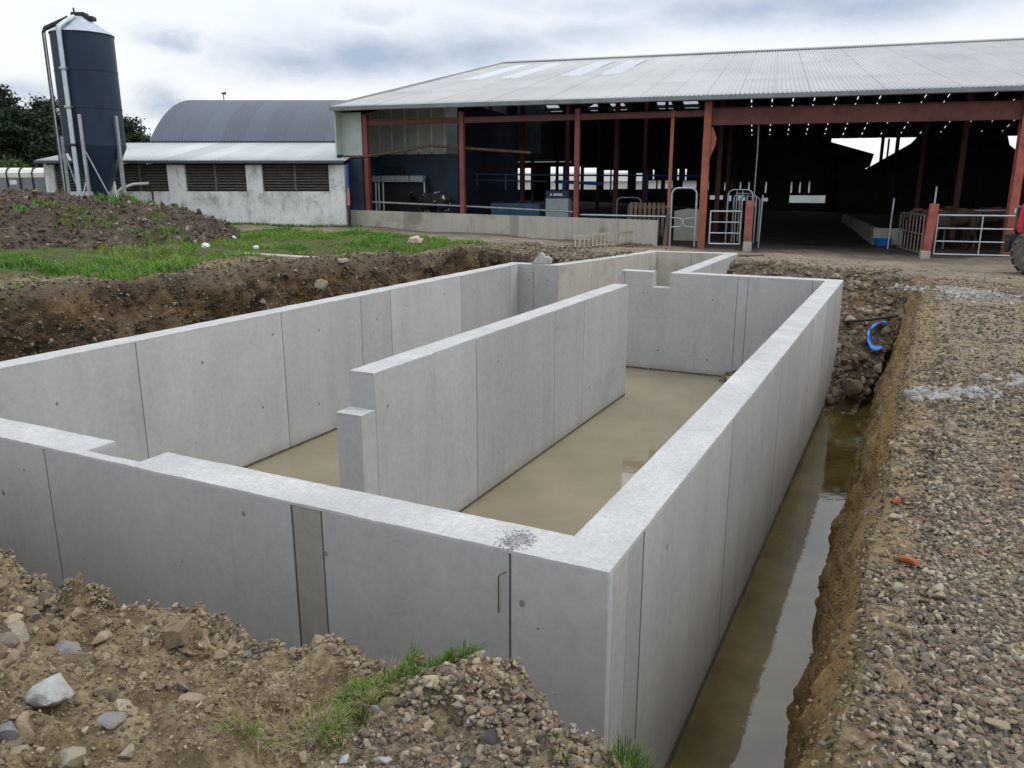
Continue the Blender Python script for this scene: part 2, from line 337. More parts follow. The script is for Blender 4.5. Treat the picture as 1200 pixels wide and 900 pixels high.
# ------------------------------------------------------------------ terrain height
CP = [  # x, y, z control points of the ground surface
 (0, -6, .15), (-6, -6, .2), (6, -6, .1), (0, 0, .12), (1.5, 2, .02), (-.2, 3, .0), (-.1, 8, .0), (3, 5, .05), (4, 10, .05), (0, 15, -.06), (6, 17, -.05), (0, 19, -.16), (3, 20, -.25), (8, 22, -.25), (14, 10, .1), (15, 25, -.3),
 (-3.8, 20.7, -.1), (-3, 22.5, -.15), (0, 24, -.42), (.3, 27.8, -.54), (-5, 27.6, -.45), (-6.7, 28.3, -.42), (3, 28.5, -.5), (10, 30, -.5),
 (-7.6, 27, -.3), (-8.1, 28, -.36), (-11, 27.4, -.2), (-15.5, 26.6, -.02), (-20.2, 26, .14), (-24.4, 23, .24), (-30, 20, .3), (-7.2, 22, -.1), (-7.6, 19, .0), (-9, 18.5, .1), (-9.8, 17, .22), (-10.3, 14, .32), (-11, 9, .34), (-11.3, 6, .36), (-11.5, 2, .36), (-16, 12, .36), (-14, 18, .25), (-20, 15, .35), (-18, 22, .2), (-30, 8, .4), (-40, 25, .4), (-12, 22.5, .05),
 (-4.4, 2.35, -.22), (-3.95, 2.3, -.27), (-3.5, 2.3, -.33), (-3.15, 2.35, -.2), (-2.5, 2.3, -.22), (-2.05, 2.3, -.15), (-1.65, 2.3, -.10), (-1.27, 2.25, .03), (-1.02, 2.25, -.02), (-.76, 2.2, -.06), (-.62, 2.1, -.14), (-.35, 1.7, -.3), (-3.4, 1.6, -.02), (-2.2, 1.5, .0), (-1.3, 1.6, -.02), (-2.7, 1.0, .16), (-1.2, .8, .1), (-5.5, 2, -.1), (-8, 2, .1), (-5, 0, .2),
 (-3, 34, -.55), (10, 40, -.6), (-10, 45, -.4), (-20, 45, .0), (0, 70, -.5), (-30, 60, .3), (40, 40, -.3), (40, 0, 0), (-60, 20, .6)]
CP = np.array(CP)
def hbase(x, y):
    x = np.asarray(x, float); y = np.asarray(y, float); w = 0; s = 0
    for cx, cy, cz in CP:
        k = 1.0/((x-cx)**2+(y-cy)**2+.02)**1.6; w = w+k; s = s+k*cz
    return s/w
def fore(x, y): return sm(y, 3.2, 2.6)*sm(x, -7, -5)*sm(x, -.2, -.7)
def hgt(x, y):
    x = np.asarray(x, float); y = np.asarray(y, float)
    fg = fore(x, y); ins = sm(.161*-(x+19.6)+.987*(y-25.6), 0, 2)
    n = .035*fbm(x*.9, y*.9, 3, 4)*(1-.8*ins) + .012*fbm(x*5, y*5, 8, 3)*(1-.9*ins)
    lump = np.abs(fbm(x*2.6+4, y*2.6, 11, 5, .55))
    n = n + fg*(.13*(lump-.3)+.035*fbm(x*9, y*9, 21, 5, .6)+.09*sm(x, -2.7, -3.6)*np.abs(fbm(x*4, y*4, 31, 4)))
    lf = sm(x, -8.7, -9.6)*sm(y, 24, 21); n = n + lf*(.10*fbm(x*.8, y*.8, 41, 4)+.05*np.abs(fbm(x*3, y*3, 43, 4)))
    return hbase(x, y)+n
H1 = lambda x, y: float(hgt(np.array([x]), np.array([y]))[0])
# the excavation's top edge
P_right = [(-.08, 1.2), (-.06, 2.4), (.0, 3), (-.04, 4), (.02, 4.8), (.0, 6), (.10, 7), (.08, 8.3), (.15, 10), (.13, 12), (.2, 14), (.24, 16), (.14, 17.6), (.05, 18.7)]
P_far = [(.35, 18.9), (-.3, 19.05), (-.9, 19.2), (-1.6, 19.5), (-2.6, 20.0), (-3.5, 20.5), (-4.15, 20.8)]
P_left = [(-7.35, 17.15), (-8.0, 17.3), (-8.8, 17.6), (-9.35, 17.3), (-9.7, 16.6), (-10.05, 14.8), (-10.35, 13), (-10.6, 11), (-10.75, 9), (-11.1, 7.4), (-11.15, 6), (-11.3, 4.5), (-11.3, 2.2)]
P_front = [(-11.3, 2.5), (-8, 2.45), (-5.5, 2.4), (-4.6, 2.42), (-4.0, 2.36), (-3.55, 2.30), (-3.2, 2.42), (-2.6, 2.36), (-2.1, 2.38), (-1.7, 2.34), (-1.3, 2.32), (-1.05, 2.30), (-.78, 2.26), (-.5, 2.02), (-.2, 1.6), (-.08, 1.3)]
HOLE = np.array(P_right+P_far[1:]+[(-4.2, 20.9), (-4.3, 21.6), (-6.3, 21.5), (-7.2, 17.0)]+P_left+P_front[1:-1])
def sdist(x, y):                                # signed distance to the hole, negative inside
    x = np.asarray(x, float); y = np.asarray(y, float); d = np.full(x.shape, 1e9); ins = np.zeros(x.shape, bool); n = len(HOLE)
    for i in range(n):
        ax, ay = HOLE[i]; bx, by = HOLE[(i+1) % n]; ex, ey = bx-ax, by-ay
        t = np.clip(((x-ax)*ex+(y-ay)*ey)/(ex*ex+ey*ey+1e-12), 0, 1); d = np.minimum(d, np.hypot(x-ax-t*ex, y-ay-t*ey))
        c = (ay > y) != (by > y); ins ^= c & (x < (ex*(y-ay)/(ey if abs(ey) > 1e-9 else 1e-9)+ax))
    return np.where(ins, -d, d)
def axis(parts):
    o = []
    for a, b, s in parts: o += list(np.arange(a, b-1e-6, s))
    return np.array(o+[parts[-1][1]])
xs = axis([(-900, -100, 80), (-100, -42, 4), (-42, -13, .4), (-13, -6, .1), (-6, -4.6, .06), (-4.6, -.6, .017), (-.6, 0, .035), (0, .4, .05), (.4, 5, .11), (5, 14, .3), (14, 50, 3), (50, 900, 80)])
ys = axis([(-500, -40, 60), (-40, -4, 3), (-4, .8, .2), (.8, 2.7, .015), (2.7, 5, .09), (5, 30, .11), (30, 48, .6), (48, 120, 6), (120, 1200, 90)])
X, Y = np.meshgrid(xs, ys); X = X.ravel(); Y = Y.ravel()
Z = hgt(X, Y); SD = sdist(X, Y); Z = np.where(SD < .13, np.minimum(Z, -2.9), Z)
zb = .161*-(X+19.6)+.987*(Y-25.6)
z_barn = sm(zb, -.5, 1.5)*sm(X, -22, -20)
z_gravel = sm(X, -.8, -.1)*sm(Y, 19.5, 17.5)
z_gravel = np.maximum(z_gravel, sm(X, -1.75, -1.2)*sm(Y, 3.5, 3)*.8)
turfn = fbm(X*.35, Y*.35, 77, 4)
def turfzone(x, y):
    n = fbm(x*.5, y*.5, 77, 4); d = np.abs(sdist(x, y))
    return sm(x, -10.2, -11)*sm(d+.9*n, .5, 1.3)*sm(y+1.0*n-(-.05*(x+15)), 21.6, 20.4)*sm(y, 3, 4)
z_turf = np.maximum(turfzone(X, Y)*.9, .42*sm(X, -9.2, -10)*sm(Y, 21, 19)*sm(Y, 2, 4))
z_turf = np.maximum(z_turf, .9*sm(np.hypot(X+8, Y-18), 42, 60)*(zb < 0) + .9*sm(Y, 75, 90)*(zb >= 0))
z_mud = np.clip(sm(Y, 17.5, 20)*(1-z_turf) + sm(X, -9, -12)*sm(Y, 20, 22), 0, 1)
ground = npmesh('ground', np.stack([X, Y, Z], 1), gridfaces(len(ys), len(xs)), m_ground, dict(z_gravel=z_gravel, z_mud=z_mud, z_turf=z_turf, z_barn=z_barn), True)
tag(ground, kind='structure')
def strip(name, path, inset, side, zbot, ds, nt, mat, amp, freq=1.2, power=1.0, seed=0, lipx=(.42, .3, .2, .12, .05)):
    p = np.array(path, float); seg = np.hypot(*np.diff(p, axis=0).T); s = np.concatenate([[0], np.cumsum(seg)]); q = np.arange(0, s[-1], ds)
    x = np.interp(q, s, p[:, 0]); y = np.interp(q, s, p[:, 1]); k = max(3, int(.5/ds)); ker = np.ones(k)/k
    xp = np.pad(x, k//2, 'edge'); yp = np.pad(y, k//2, 'edge'); x = np.convolve(xp, ker, 'valid')[:len(q)]; y = np.convolve(yp, ker, 'valid')[:len(q)]
    tx = np.gradient(x); ty = np.gradient(y); L = np.hypot(tx, ty)+1e-9; nx = -ty/L*side; ny = tx/L*side
    ins = np.interp(q/s[-1], np.linspace(0, 1, len(inset)), inset)
    rows = []
    for u, lift in zip(lipx, (-.04, .0, .012, .015, .008)):
        px = x-nx*u; py = y-ny*u; h = hgt(px, py)
        h = h+lift+.018*fbm(px*12, py*12, 5+seed, 3)*(u < lipx[0]-.01); rows.append((px, py, h))
    z0 = hgt(x, y)
    for t in np.linspace(0, 1, nt):
        off = ins*t**power; z = z0+(zbot-z0)*t-.03*sm(t, 0, .05)
        px = x+nx*off; py = y+ny*off; a = sm(t, 0, .12)
        d = amp*(.9*fbm(px*freq, py*freq, z*freq*1.4+seed, 3)+.55*np.abs(fbm(px*5, py*5, z*5+seed, 4)) + .18*fbm(px*16, py*16, z*16, 3))*(.35+.65*a)
        g = .05*amp/.1*np.sin(6*np.abs(fbm(q*.9, q*0+1, seed, 3)))*a
        rows.append((px+nx*(d+g), py+ny*(d+g), z+.4*amp*fbm(px*7, py*7, z*3+9, 3)*a))
    V = np.stack([np.stack(r, 1) for r in rows]).reshape(-1, 3)
    f = gridfaces(len(rows), len(q));  f = f[:, ::-1] if side < 0 else f
    lipa = np.concatenate([np.full(len(q), 1.0 if k < 5 else max(0, 1-(k-4)/(.12*nt))) for k in range(len(rows))])
    return tag(npmesh(name, V, f, mat, dict(lip=lipa, z_gravel=0*lipa, z_mud=0*lipa, z_turf=0*lipa, z_barn=0*lipa), True), kind='structure'), rows
_, rowsR = strip('trench_bank', P_right, [.36, .42, .52, .6, .6, .6, .6], 1, -2.35, .035, 60, m_bankR, .085, 1.1, 1.15, 0, (.26, .22, .18, .12, .05))
_, rowsF = strip('trench_bank', P_far, [5.0, 5.0, 4.8, 4.0, 3.4, 3.4], 1, -2.55, .06, 70, m_bankF, .14, 1.2, 1.0, 3)
_, rowsL = strip('trench_bank', P_left, [.3, .5, .6], 1, -2.4, .05, 60, m_bankL, .19, 1.1, .8, 7)
_, rowsN = strip('trench_bank', P_front, [.5, .45, .45], 1, -2.4, .022, 40, m_ground, .05, 1.4, .8, 11)
# pit floor and waters
tag(MB().box(-11.5, .3, .9, 21.6, -2.62, -2.5).build('pit_floor', m_bankF), kind='structure')
WZ = -2.08
def sheet(name, x0, x1, y0, y1, z, mat): return tag(MB().add([(x0, y0, z), (x1, y0, z), (x1, y1, z), (x0, y1, z)], [(0, 1, 2, 3)]).build(name, mat), kind='structure')
sheet('tank_water', -8.1, -1.35, 3.55, 21.4, WZ, m_tankwater)
sheet('trench_water', -1.2, .4, 2.0, 19, WZ-.06, m_trenchwater)
sheet('trench_water', -11.5, -8.3, 2.6, 17.5, WZ-.06, m_trenchwater)
sheet('trench_water', -8.3, -1.2, 1.8, 3.36, WZ-.06, m_trenchwater)
# ------------------------------------------------------------------ concrete tank
tank = thing('concrete_tank', 'newly cast pale grey open concrete slurry tank with stepped baffle wall in flooded trench', 'tank', (-4.7, 10, -2.5))
def wall(p, q, th, side, joints, label, mat=None, z0=-2.55, z1=0.0, cells=(), spots=(), capcell=.05, narrow=(), topmat=True, tn_=None, caponly=False, ch_=.004, gj=None):
    """wall whose visible face runs p->q; thickness goes to the left of p->q times side; joints measured along"""
    p = Vector((*p, 0)); q = Vector((*q, 0)); L = (q-p).length; d = (q-p)/L; n = Vector((-d.y, d.x, 0))*side
    mb = MB(); tone = []
    ang = math.atan2(d.y, d.x)
    W = lambda a, b, z: p+d*a+n*b+Vector((0, 0, z))
    def bx(a0, a1, b0, b1, c0, c1, ch=.004):
        k = len(mb.v); t = MB().box(a0, a1, b0, b1, c0, c1, ch); mb.add([W(*v) for v in t.v], t.f); return len(mb.v)-k
    js = [0]+list(joints)+[L]; g = gj or (.006 if mat is m_wall_fresh else .005); CAP = .02
    mb.mi = 0
    zc = z1-CAP if topmat else z1
    for i, (a, b) in enumerate([] if caponly else zip(js[:-1], js[1:])):
        mb.mi = 3 if i in narrow else 0
        k = bx(a+g*(i > 0), b-g*(i < len(js)-2), (.004 if i in narrow else 0), th, z0, zc, ch_); tone += [random.random() if tn_ is None else tn_]*k
    mb.mi = 1
    for j in joints: k = bx(j-g, j+g, .006 if not gj else .002, th-.006, z0, zc-.0, 0); tone += [.5]*k
    mb.mi = 2
    if not caponly: k = bx(.01, L-.01, -.003, th+.003, z0, WZ+.035, 0); tone += [.5]*k*(not caponly)
    for (a, z, r, b) in spots:
        vs = [W(a+r*math.cos(t*math.pi/5)*.8, b, z+r*math.sin(t*math.pi/5)) for t in range(10)]; k = len(vs); mb.mi = 4; mb.add(vs, [tuple(range(10))]); tone += [.5]*k
    if topmat:                                   # trowelled top: a displaced slab
        na = max(2, int(L/capcell)); nb = max(4, int(th/capcell)); A = np.linspace(0, L, na); B = np.linspace(0, th, nb)
        vs = []; fs = []
        for iz in (0, 1):
            for b in B:
                for a in A:
                    v = W(a, b, zc if iz == 0 else z1); e = min(b, th-b)
                    if iz: v.z += .0035*mnoise.noise(v*3)+.0022*mnoise.noise(v*15)-(.002+.0025*max(0, mnoise.noise(v*6))+.025*max(0, mnoise.noise(v*13)-.38) if b < 1e-6 else 0)
                    if e < 1e-6 and iz: v += n*(.0015*mnoise.noise(v*11)*(b < .01)+(.0015 if b < .01 else 0))
                    vs.append(v)
        N = na*nb; idx = lambda z, b, a: z*N+b*na+a
        for b in range(nb-1):
            for a in range(na-1): fs.append((idx(1, b, a), idx(1, b, a+1), idx(1, b+1, a+1), idx(1, b+1, a)))
        nf = len(fs); mb.mi = 5; mb.add(vs, fs); tone += [tn_ if tn_ is not None else .5]*len(vs); base = len(mb.v)-len(vs); fs = []; mb.mi = 0
        for b in (0, nb-1): fs += [(idx(0, b, a), idx(0, b, a+1), idx(1, b, a+1), idx(1, b, a)) for a in range(na-1)]
        for a in (0, na-1): fs += [(idx(0, b, a), idx(0, b+1, a), idx(1, b+1, a), idx(1, b, a)) for b in range(nb-1)]
        mb.f += [tuple(i+base for i in f) for f in fs]; mb.m += [0]*len(fs)
    o = mb.build('tank_wall', [mat or m_wall, m_joint, m_damp, m_infill, m_spot, m_top], tank, world=True)
    at = o.data.attributes.new('tone', 'FLOAT', 'POINT'); at.data.foreach_set('value', np.array(tone, np.float32))
    if label: o['label'] = label
    return o
sp = lambda lst, b=-.002: [(a, z, r*.75, b) for a, z, r in lst]
# front wall in three runs round its rebate
FS = sp([(2.45, -.45, .03), (2.75, -.22, .012), (3.3, -.8, .01), (4.88, -.15, .022), (5.50, -.28, .022), (6.76, -.28, .026), (6.85, -.4, .01), (6.2, -1.0, .01), (7.12, -1.05, .03), (6.95, -.75, .007), (5.8, -.6, .007), (4.3, -.6, .008)])
wall((-8.35, 3.31), (-1.13, 3.31), .075, 1, [3.01, 5.26, 5.48, 6.69], 'dark grey outer wall with a brown infill strip facing the foreground mound', m_wall_fresh, spots=FS, narrow=(2,), topmat=False, z1=-.02)
wall((-8.35, 3.31), (-4.972, 3.31), .3, 1, [], None, m_wall_fresh, capcell=.03, caponly=True, tn_=.5)
wall((-4.97, 3.31), (-4.45, 3.31), .075, 1, [], None, m_wall_fresh, capcell=.025, caponly=True, tn_=.5)
wall((-4.448, 3.31), (-1.13, 3.31), .3, 1, [], None, m_wall_fresh, capcell=.025, caponly=True, tn_=.5)
wall((-8.35, 3.387), (-4.97, 3.387), .223, 1, [], None, topmat=False, z1=-.021)
wall((-4.966, 3.387), (-4.454, 3.387), .223, 1, [], None, m_wall, z1=-.26)
wall((-4.45, 3.387), (-1.13, 3.387), .223, 1, [], None, topmat=False, z1=-.021)
# right wall
wall((-1.13, 3.6105), (-1.13, 10.44), .3, 1, [.26, 2.61, 5.22], 'long outer wall beside the flooded trench', spots=sp([(.75, -.32, .025), (1.9, -1.9, .03), (3.4, -.6, .025), (6, -.5, .025)]), capcell=.035, gj=.011)
wall((-1.13, 10.444), (-1.13, 16.5), .3, 1, [1.2, 3.1, 4.6], None, capcell=.06, gj=.014)
# left wall (inner face is the one seen)
wall((-8.05, 3.6105), (-8.05, 16.5), .3, 1, [2.65, 5.10, 6.97, 7.82, 10.26, 12.5], 'long far wall with tall cast panels', spots=sp([(1.6, -.5, .03), (3.6, -.45, .03), (4.6, -1.3, .03), (5.9, -.4, .03), (4.9, -.3, .03), (5.8, -1.55, .03), (7.4, -.45, .03), (8.3, -.35, .03), (9.6, -.3, .03), (10.8, -.4, .03), (11.9, -.35, .03)]), capcell=.06)
# back wall with its notch
wall((-5.48, 16.2), (-4.80, 16.2), .3, 1, [.07], None, spots=sp([(.5, -.45, .03)]), capcell=.06, tn_=.55, ch_=0)
wall((-4.80, 16.2), (-4.42, 16.2), .3, 1, [], None, z1=-.32, capcell=.06, tn_=.55, ch_=0)
wall((-4.42, 16.2), (-1.43, 16.2), .3, 1, [1.37, 1.57, 2.77], 'short cross wall with a square notch in its top', spots=sp([(.9, -.5, .03), (.85, -1.75, .035), (-.2, -1.65, .03), (2.4, -.9, .02)]), capcell=.06, tn_=.55, ch_=0)
# offset bay behind
wall((-8.35, 16.504), (-7.08, 16.56), .3, 1, [.66], None, spots=sp([(.55, -.35, .03), (1.0, -.35, .03)]), capcell=.06)
wall((-7.08, 16.565), (-6.16, 21.1), .3, 1, [1.4, 3.2], 'channel wall running towards the shed', m_wall_dirty, capcell=.06)
wall((-6.45, 21.12), (-4.1, 21.4), .3, 1, [1.2], None, m_wall_dirty, capcell=.08)
wall((-4.1, 16.504), (-4.1, 21.38), .3, 1, [2], None, capcell=.08)
# baffle
wall((-4.57, 6.17), (-4.57, 13.95), .3, 1, [2.05, 4.43, 5.59], 'free standing baffle wall with a stepped end', spots=sp([(.2, -.38, .03), (2.6, -.4, .025), (2.6, -1.62, .025), (3.9, -1.5, .03), (3.95, -.4, .02), (4.52, -.28, .03), (4.5, -1.6, .02), (5.65, -.4, .02), (6.2, -.3, .02), (5.9, -1.5, .03), (7.6, -1.5, .035), (7.7, -.35, .02)]), capcell=.04)
wall((-4.57, 5.93), (-4.57, 6.166), .3, 1, [], None, z1=-.37, capcell=.04)
# rusty streaks of tie wire on the front wall, crumbled patch on its top
mb = MB(); mb.tube([(-1.675, 3.33, -.13), (-1.69, 3.29, -.125), (-1.705, 3.28, -.135), (-1.715, 3.29, -.16), (-1.718, 3.295, -.22), (-1.722, 3.303, -.36)], .0032, 6)
mb.build('rebar_loop', m_rust, tank, world=True)
# ------------------------------------------------------------------ stones
def protos(n, pts, flat, seed):
    out = []; rs = np.random.RandomState(seed)
    for i in range(n):
        bm = bmesh.new(); q = rs.normal(size=(pts, 3)); q /= np.linalg.norm(q, axis=1)[:, None]; q *= rs.uniform(.75, 1.1, (pts, 1)); q *= np.array([rs.uniform(.85, 1.35), rs.uniform(.6, 1.0), rs.uniform(*flat)])
        for p in q: bm.verts.new(p)
        r = bmesh.ops.convex_hull(bm, input=bm.verts[:]); bmesh.ops.delete(bm, geom=[g for g in r['geom_interior'] if isinstance(g, bmesh.types.BMVert)], context='VERTS')
        bmesh.ops.triangulate(bm, faces=bm.faces[:]); bm.verts.index_update()
        out.append((np.array([v.co[:] for v in bm.verts]), np.array([[v.index for v in f.verts] for f in bm.faces]))); bm.free()
    return out
PR_N = protos(14, 22, (.45, .8), 1); PR_F = protos(8, 10, (.5, .8), 2); PR_C = protos(12, 26, (.65, .95), 3)
def rotm(n, tilt, rs):
    a = rs.uniform(0, 2*np.pi, n); b = rs.normal(0, tilt, n); c = rs.normal(0, tilt, n)
    ca, sa, cb, sb, cc, s2 = np.cos(a), np.sin(a), np.cos(b), np.sin(b), np.cos(c), np.sin(c); z = np.zeros(n); o = np.ones(n)
    Rz = np.stack([ca, -sa, z, sa, ca, z, z, z, o], 1).reshape(n, 3, 3); Rx = np.stack([o, z, z, z, cb, -sb, z, sb, cb], 1).reshape(n, 3, 3); Ry = np.stack([cc, z, s2, z, o, z, -s2, z, cc], 1).reshape(n, 3, 3)
    return Rx @ Ry @ Rz
def stones(pos, size, pr, tilt=.45, seed=0):
    rs = np.random.RandomState(seed+100); n = len(pos); k = rs.randint(0, len(pr), n); tint = rs.uniform(0, .999, n); Rm = rotm(n, tilt, rs); Vs, Fs, Ts = [], [], []; off = 0
    for i, (v, f) in enumerate(pr):
        m = k == i; c = m.sum()
        if not c: continue
        P = np.einsum('nij,vj->nvi', Rm[m], v)*size[m][:, None, None]+pos[m][:, None, :]
        Vs.append(P.reshape(-1, 3)); Fs.append((f[None]+(np.arange(c)*len(v))[:, None, None]).reshape(-1, 3)+off); Ts.append(np.repeat(tint[m], len(v))); off += c*len(v)
    return np.concatenate(Vs), np.concatenate(Fs), np.concatenate(Ts)
def merge(lst):
    V, Fc, T = [], [], []; o = 0
    for v, f, t in lst: V.append(v); Fc.append(f+o); T.append(t); o += len(v)
    return np.concatenate(V), np.concatenate(Fc), np.concatenate(T)
def scat(n, x0, x1, y0, y1, s0, s1, pr, emb=.3, seed=0, keep=None, pw=2.2, tilt=.45, lift=0):
    rs = np.random.RandomState(seed); x = rs.uniform(x0, x1, n); y = rs.uniform(y0, y1, n)
    k = sdist(x, y) > .0
    if keep is not None: k &= keep(x, y)
    x, y = x[k], y[k]; s = s0+(s1-s0)*rs.uniform(0, 1, len(x))**pw
    z = hgt(x, y)+s*(.5-emb)+lift+np.where(sdist(x, y) < .35, .015, 0)
    return stones(np.stack([x, y, z], 1), s, pr, tilt, seed)
_rk = np.random.RandomState(3)
vis = lambda x, y: (_rk.uniform(0, 1, len(x)) < np.clip(sm(x-.012*y, -.12, .22+.012*y)+.15*(y < 4), 0, 1)*(1-.75*sm(fbm(x*.9, y*.6, 55, 4), .05, .4)*sm(y, 4, 8)))&((x*math.cos(YAW)+y*math.sin(YAW)) < .80*(y*math.cos(YAW)-x*math.sin(YAW))+.8)
lst = [scat(42000, -.18, 3.2, 1.9, 5.2, .006, .022, PR_N, .3, 1, vis, 1.5), scat(45000, -.18, 3.0, 1.9, 5.0, .0025, .006, PR_F, .3, 9, vis, 1.3), scat(900, -.1, 3.6, 1.9, 6.2, .022, .038, PR_N, .35, 2, vis, 2.2), scat(9000, -.18, 3.6, 5.2, 6.4, .009, .025, PR_N, .3, 8, vis, 1.6),
       scat(36000, -.14, 7, 6.2, 11, .011, .03, PR_F, .3, 3, vis, 1.7), scat(24000, -.12, 11, 11, 19, .014, .04, PR_F, .35, 4, vis, 2.2), scat(500, -.1, 9, 6.2, 18, .035, .065, PR_F, .4, 5, vis, 2.5)]
nearg = lambda x, y: (sm(x, -1.9, -1.0)+.25*fbm(x*3, y*3, 5, 2)) > .45
lst += [scat(16000, -1.9, -.1, 1.2, 2.5, .004, .018, PR_N, .3, 6, nearg, 2.0), scat(330, -1.7, -.4, 1.3, 2.4, .016, .03, PR_N, .3, 7, nearg, 2.0)]
V, Fc, T = merge(lst); tag(npmesh('gravel', V, Fc, m_gravel, dict(tint=T)), 'grey and brown crushed stone spread over the yard right of the trench', 'gravel', kind='stuff')
lf = lambda x, y: (x < -1.0)
lst = [scat(45000, -5, -.9, .9, 2.5, .0022, .008, PR_C, .35, 11, lf, 2.0), scat(5000, -5, -1.2, .9, 2.5, .006, .02, PR_C, .4, 12, lambda x, y: lf(x, y)&(fbm(x*2.2, y*2.2, 3, 3) > -.15), 2.4),
       scat(260, -5, -2.0, .9, 2.45, .018, .045, PR_C, .45, 13, lf, 2.2), scat(1100, -4.8, -2.3, .9, 2.2, .012, .055, PR_C, .3, 14, lambda x, y: (x < -2.6-.7*(y-1.2)), 1.8)]
edge = lambda x, y: sdist(x, y) < .14
lst += [scat(14000, -5.5, -.5, 1.9, 2.6, .0035, .02, PR_C, .2, 15, edge, 2.4)]
V, Fc, T = merge(lst); tag(npmesh('loose_earth', V, Fc, m_clod, dict(tint=T)), 'loose brown clods and crumbs of earth over the foreground mound', 'earth', kind='stuff')
# stones sitting in the cut faces and on the talus
def facestones(rows, n, s0, s1, seed, r0=4, r1=None, pw=2.2, smin=0, smax=1):
    rs = np.random.RandomState(seed); A = np.stack([np.stack(r, 1) for r in rows]); nr, nc, _ = A.shape; i = rs.randint(r0, r1 or nr, n); j = rs.randint(int(nc*smin), int(nc*smax), n)
    s = s0+(s1-s0)*rs.uniform(0, 1, n)**pw; P = A[i, j]+rs.normal(0, .02, (n, 3)); return stones(P, s, PR_C, .8, seed)
V, Fc, T = merge([facestones(rowsF, 9000, .006, .035, 21), facestones(rowsF, 120, .05, .12, 22), facestones(rowsF, 260, .05, .15, 23, 22, 70, 2.2, .0, .4), facestones(rowsF, 450, .03, .10, 24, 5, 22), facestones(rowsF, 500, .04, .12, 25, 40, 75, 1.8, .1, .45)])
tag(npmesh('rubble', V, Fc, m_rubble, dict(tint=T)), 'brown stones and rubble on the dark slope at the far end of the trench', 'rubble', kind='stuff')
V, Fc, T = merge([facestones(rowsR, 16000, .003, .014, 31, 2, 50), facestones(rowsR, 9000, .005, .018, 33, 0, 9)])
tag(npmesh('bank_grit', V, Fc, m_clod, dict(tint=T)), 'ochre grit crumbling from the clay face right of the trench', 'grit', kind='stuff')
V, Fc, T = merge([facestones(rowsL, 16000, .006, .035, 41, 1, 40), facestones(rowsL, 160, .03, .08, 42, 1, 36, 2.5)])
lt = lambda x, y: (turfzone(x, y) < .8)&(fbm(x*1.5, y*1.5, 3, 3) > -.5)
e1 = scat(30000, -14, -9, 3.5, 21, .006, .032, PR_F, .35, 45, lt, 2.6); V, Fc, T = merge([(V, Fc, T), e1])
tag(npmesh('bank_grit', V, Fc, m_darkclod, dict(tint=T)), 'dark clods and pale stones stuck in the brown cut face left of the tank', 'grit', kind='stuff')
muds = lambda x, y: (x < 9)
V, Fc, T = merge([scat(4000, -9.2, 6, 18, 25, .008, .03, PR_F, .35, 51, lambda x, y: y < 23.5, 2.5), scat(120, -9.5, 4, 17, 24, .03, .08, PR_F, .4, 52, None, 3), scat(2500, -9.6, -6.6, 17.2, 20.6, .02, .08, PR_F, .3, 53, None, 2.2), scat(1300, -4.2, -.2, 18.8, 20.6, .012, .06, PR_F, .3, 54, None, 2.8)])
tag(npmesh('yard_stones', V, Fc, m_rubble, dict(tint=T)), 'small stones trodden into the muddy strip between tank and cattle shed', 'stones', kind='stuff')
# ------------------------------------------------------------------ grass
def blades(x, y, z, L, w, seed, lean=.5, tlo=0, thi=1):
    rs = np.random.RandomState(seed); n = len(x); a = rs.uniform(0, 2*np.pi, n); l = np.abs(rs.normal(lean, .25, n)); t = rs.uniform(tlo, thi, n)
    dx, dy = np.cos(a), np.sin(a); px, py = -dy*w/2, dx*w/2
    b = np.stack([x, y, z], 1); up = lambda k, fz: b+np.stack([dx*l*L*k, dy*l*L*k, L*fz], 1); s = np.stack([px, py, 0*x], 1)
    m = up(.22, .55); tip = up(.8, .92/np.sqrt(1+.5*l)); V = np.stack([b-s, b+s, m-s*.8, m+s*.8, tip], 1).reshape(-1, 3)
    f = np.array([[0, 1, 3], [0, 3, 2], [2, 3, 4]]); Fc = (f[None]+(np.arange(n)*5)[:, None, None]).reshape(-1, 3); return V, Fc, np.repeat(t, 5)
rs = np.random.RandomState(61); n = 150000; x = rs.uniform(-34, -10, n); y = rs.uniform(3, 23, n)
d = turfzone(x, y); clump = fbm(x*1.3, y*1.3, 5, 3); k = (d > .35)&(clump+.5*fbm(x*.45, y*.45, 15, 3) > -.09+.45*(d < .8)); x, y, clump = x[k], y[k], clump[k]
k = rs.uniform(0, 1, len(x)) < np.clip(24/np.hypot(x, y), .25, 1); x, y, clump = x[k], y[k], clump[k]
L = rs.uniform(.045, .10, len(x))*(1+1.9*np.clip(clump, 0, 1))
g1 = blades(x, y, hgt(x, y)-.01, L, rs.uniform(.012, .024, len(x)), 62, .75); g1 = (g1[0], g1[1], np.clip(g1[2]*.6+np.repeat(.25+.45*fbm(x*.7, y*.7, 33, 3), 5), 0, 1))
xs2 = rs.uniform(-28, -19, 5000); k = rs.uniform(0, 1, 5000) < .5; t_ = (xs2+30)/9.7
x2 = xs2[k]; y2 = 20.05+(x2+30)*.4977-rs.uniform(.05, .6, len(x2)); g2 = blades(x2, y2, hgt(x2, y2), rs.uniform(.06, .16, len(x2)), np.full(len(x2), .02), 63)
V, Fc, T = merge([g1, g2]); tag(npmesh('grass', V, Fc, m_grass, dict(tint=T)), 'bright green rough grass on the bank left of the tank', 'grass', kind='stuff')
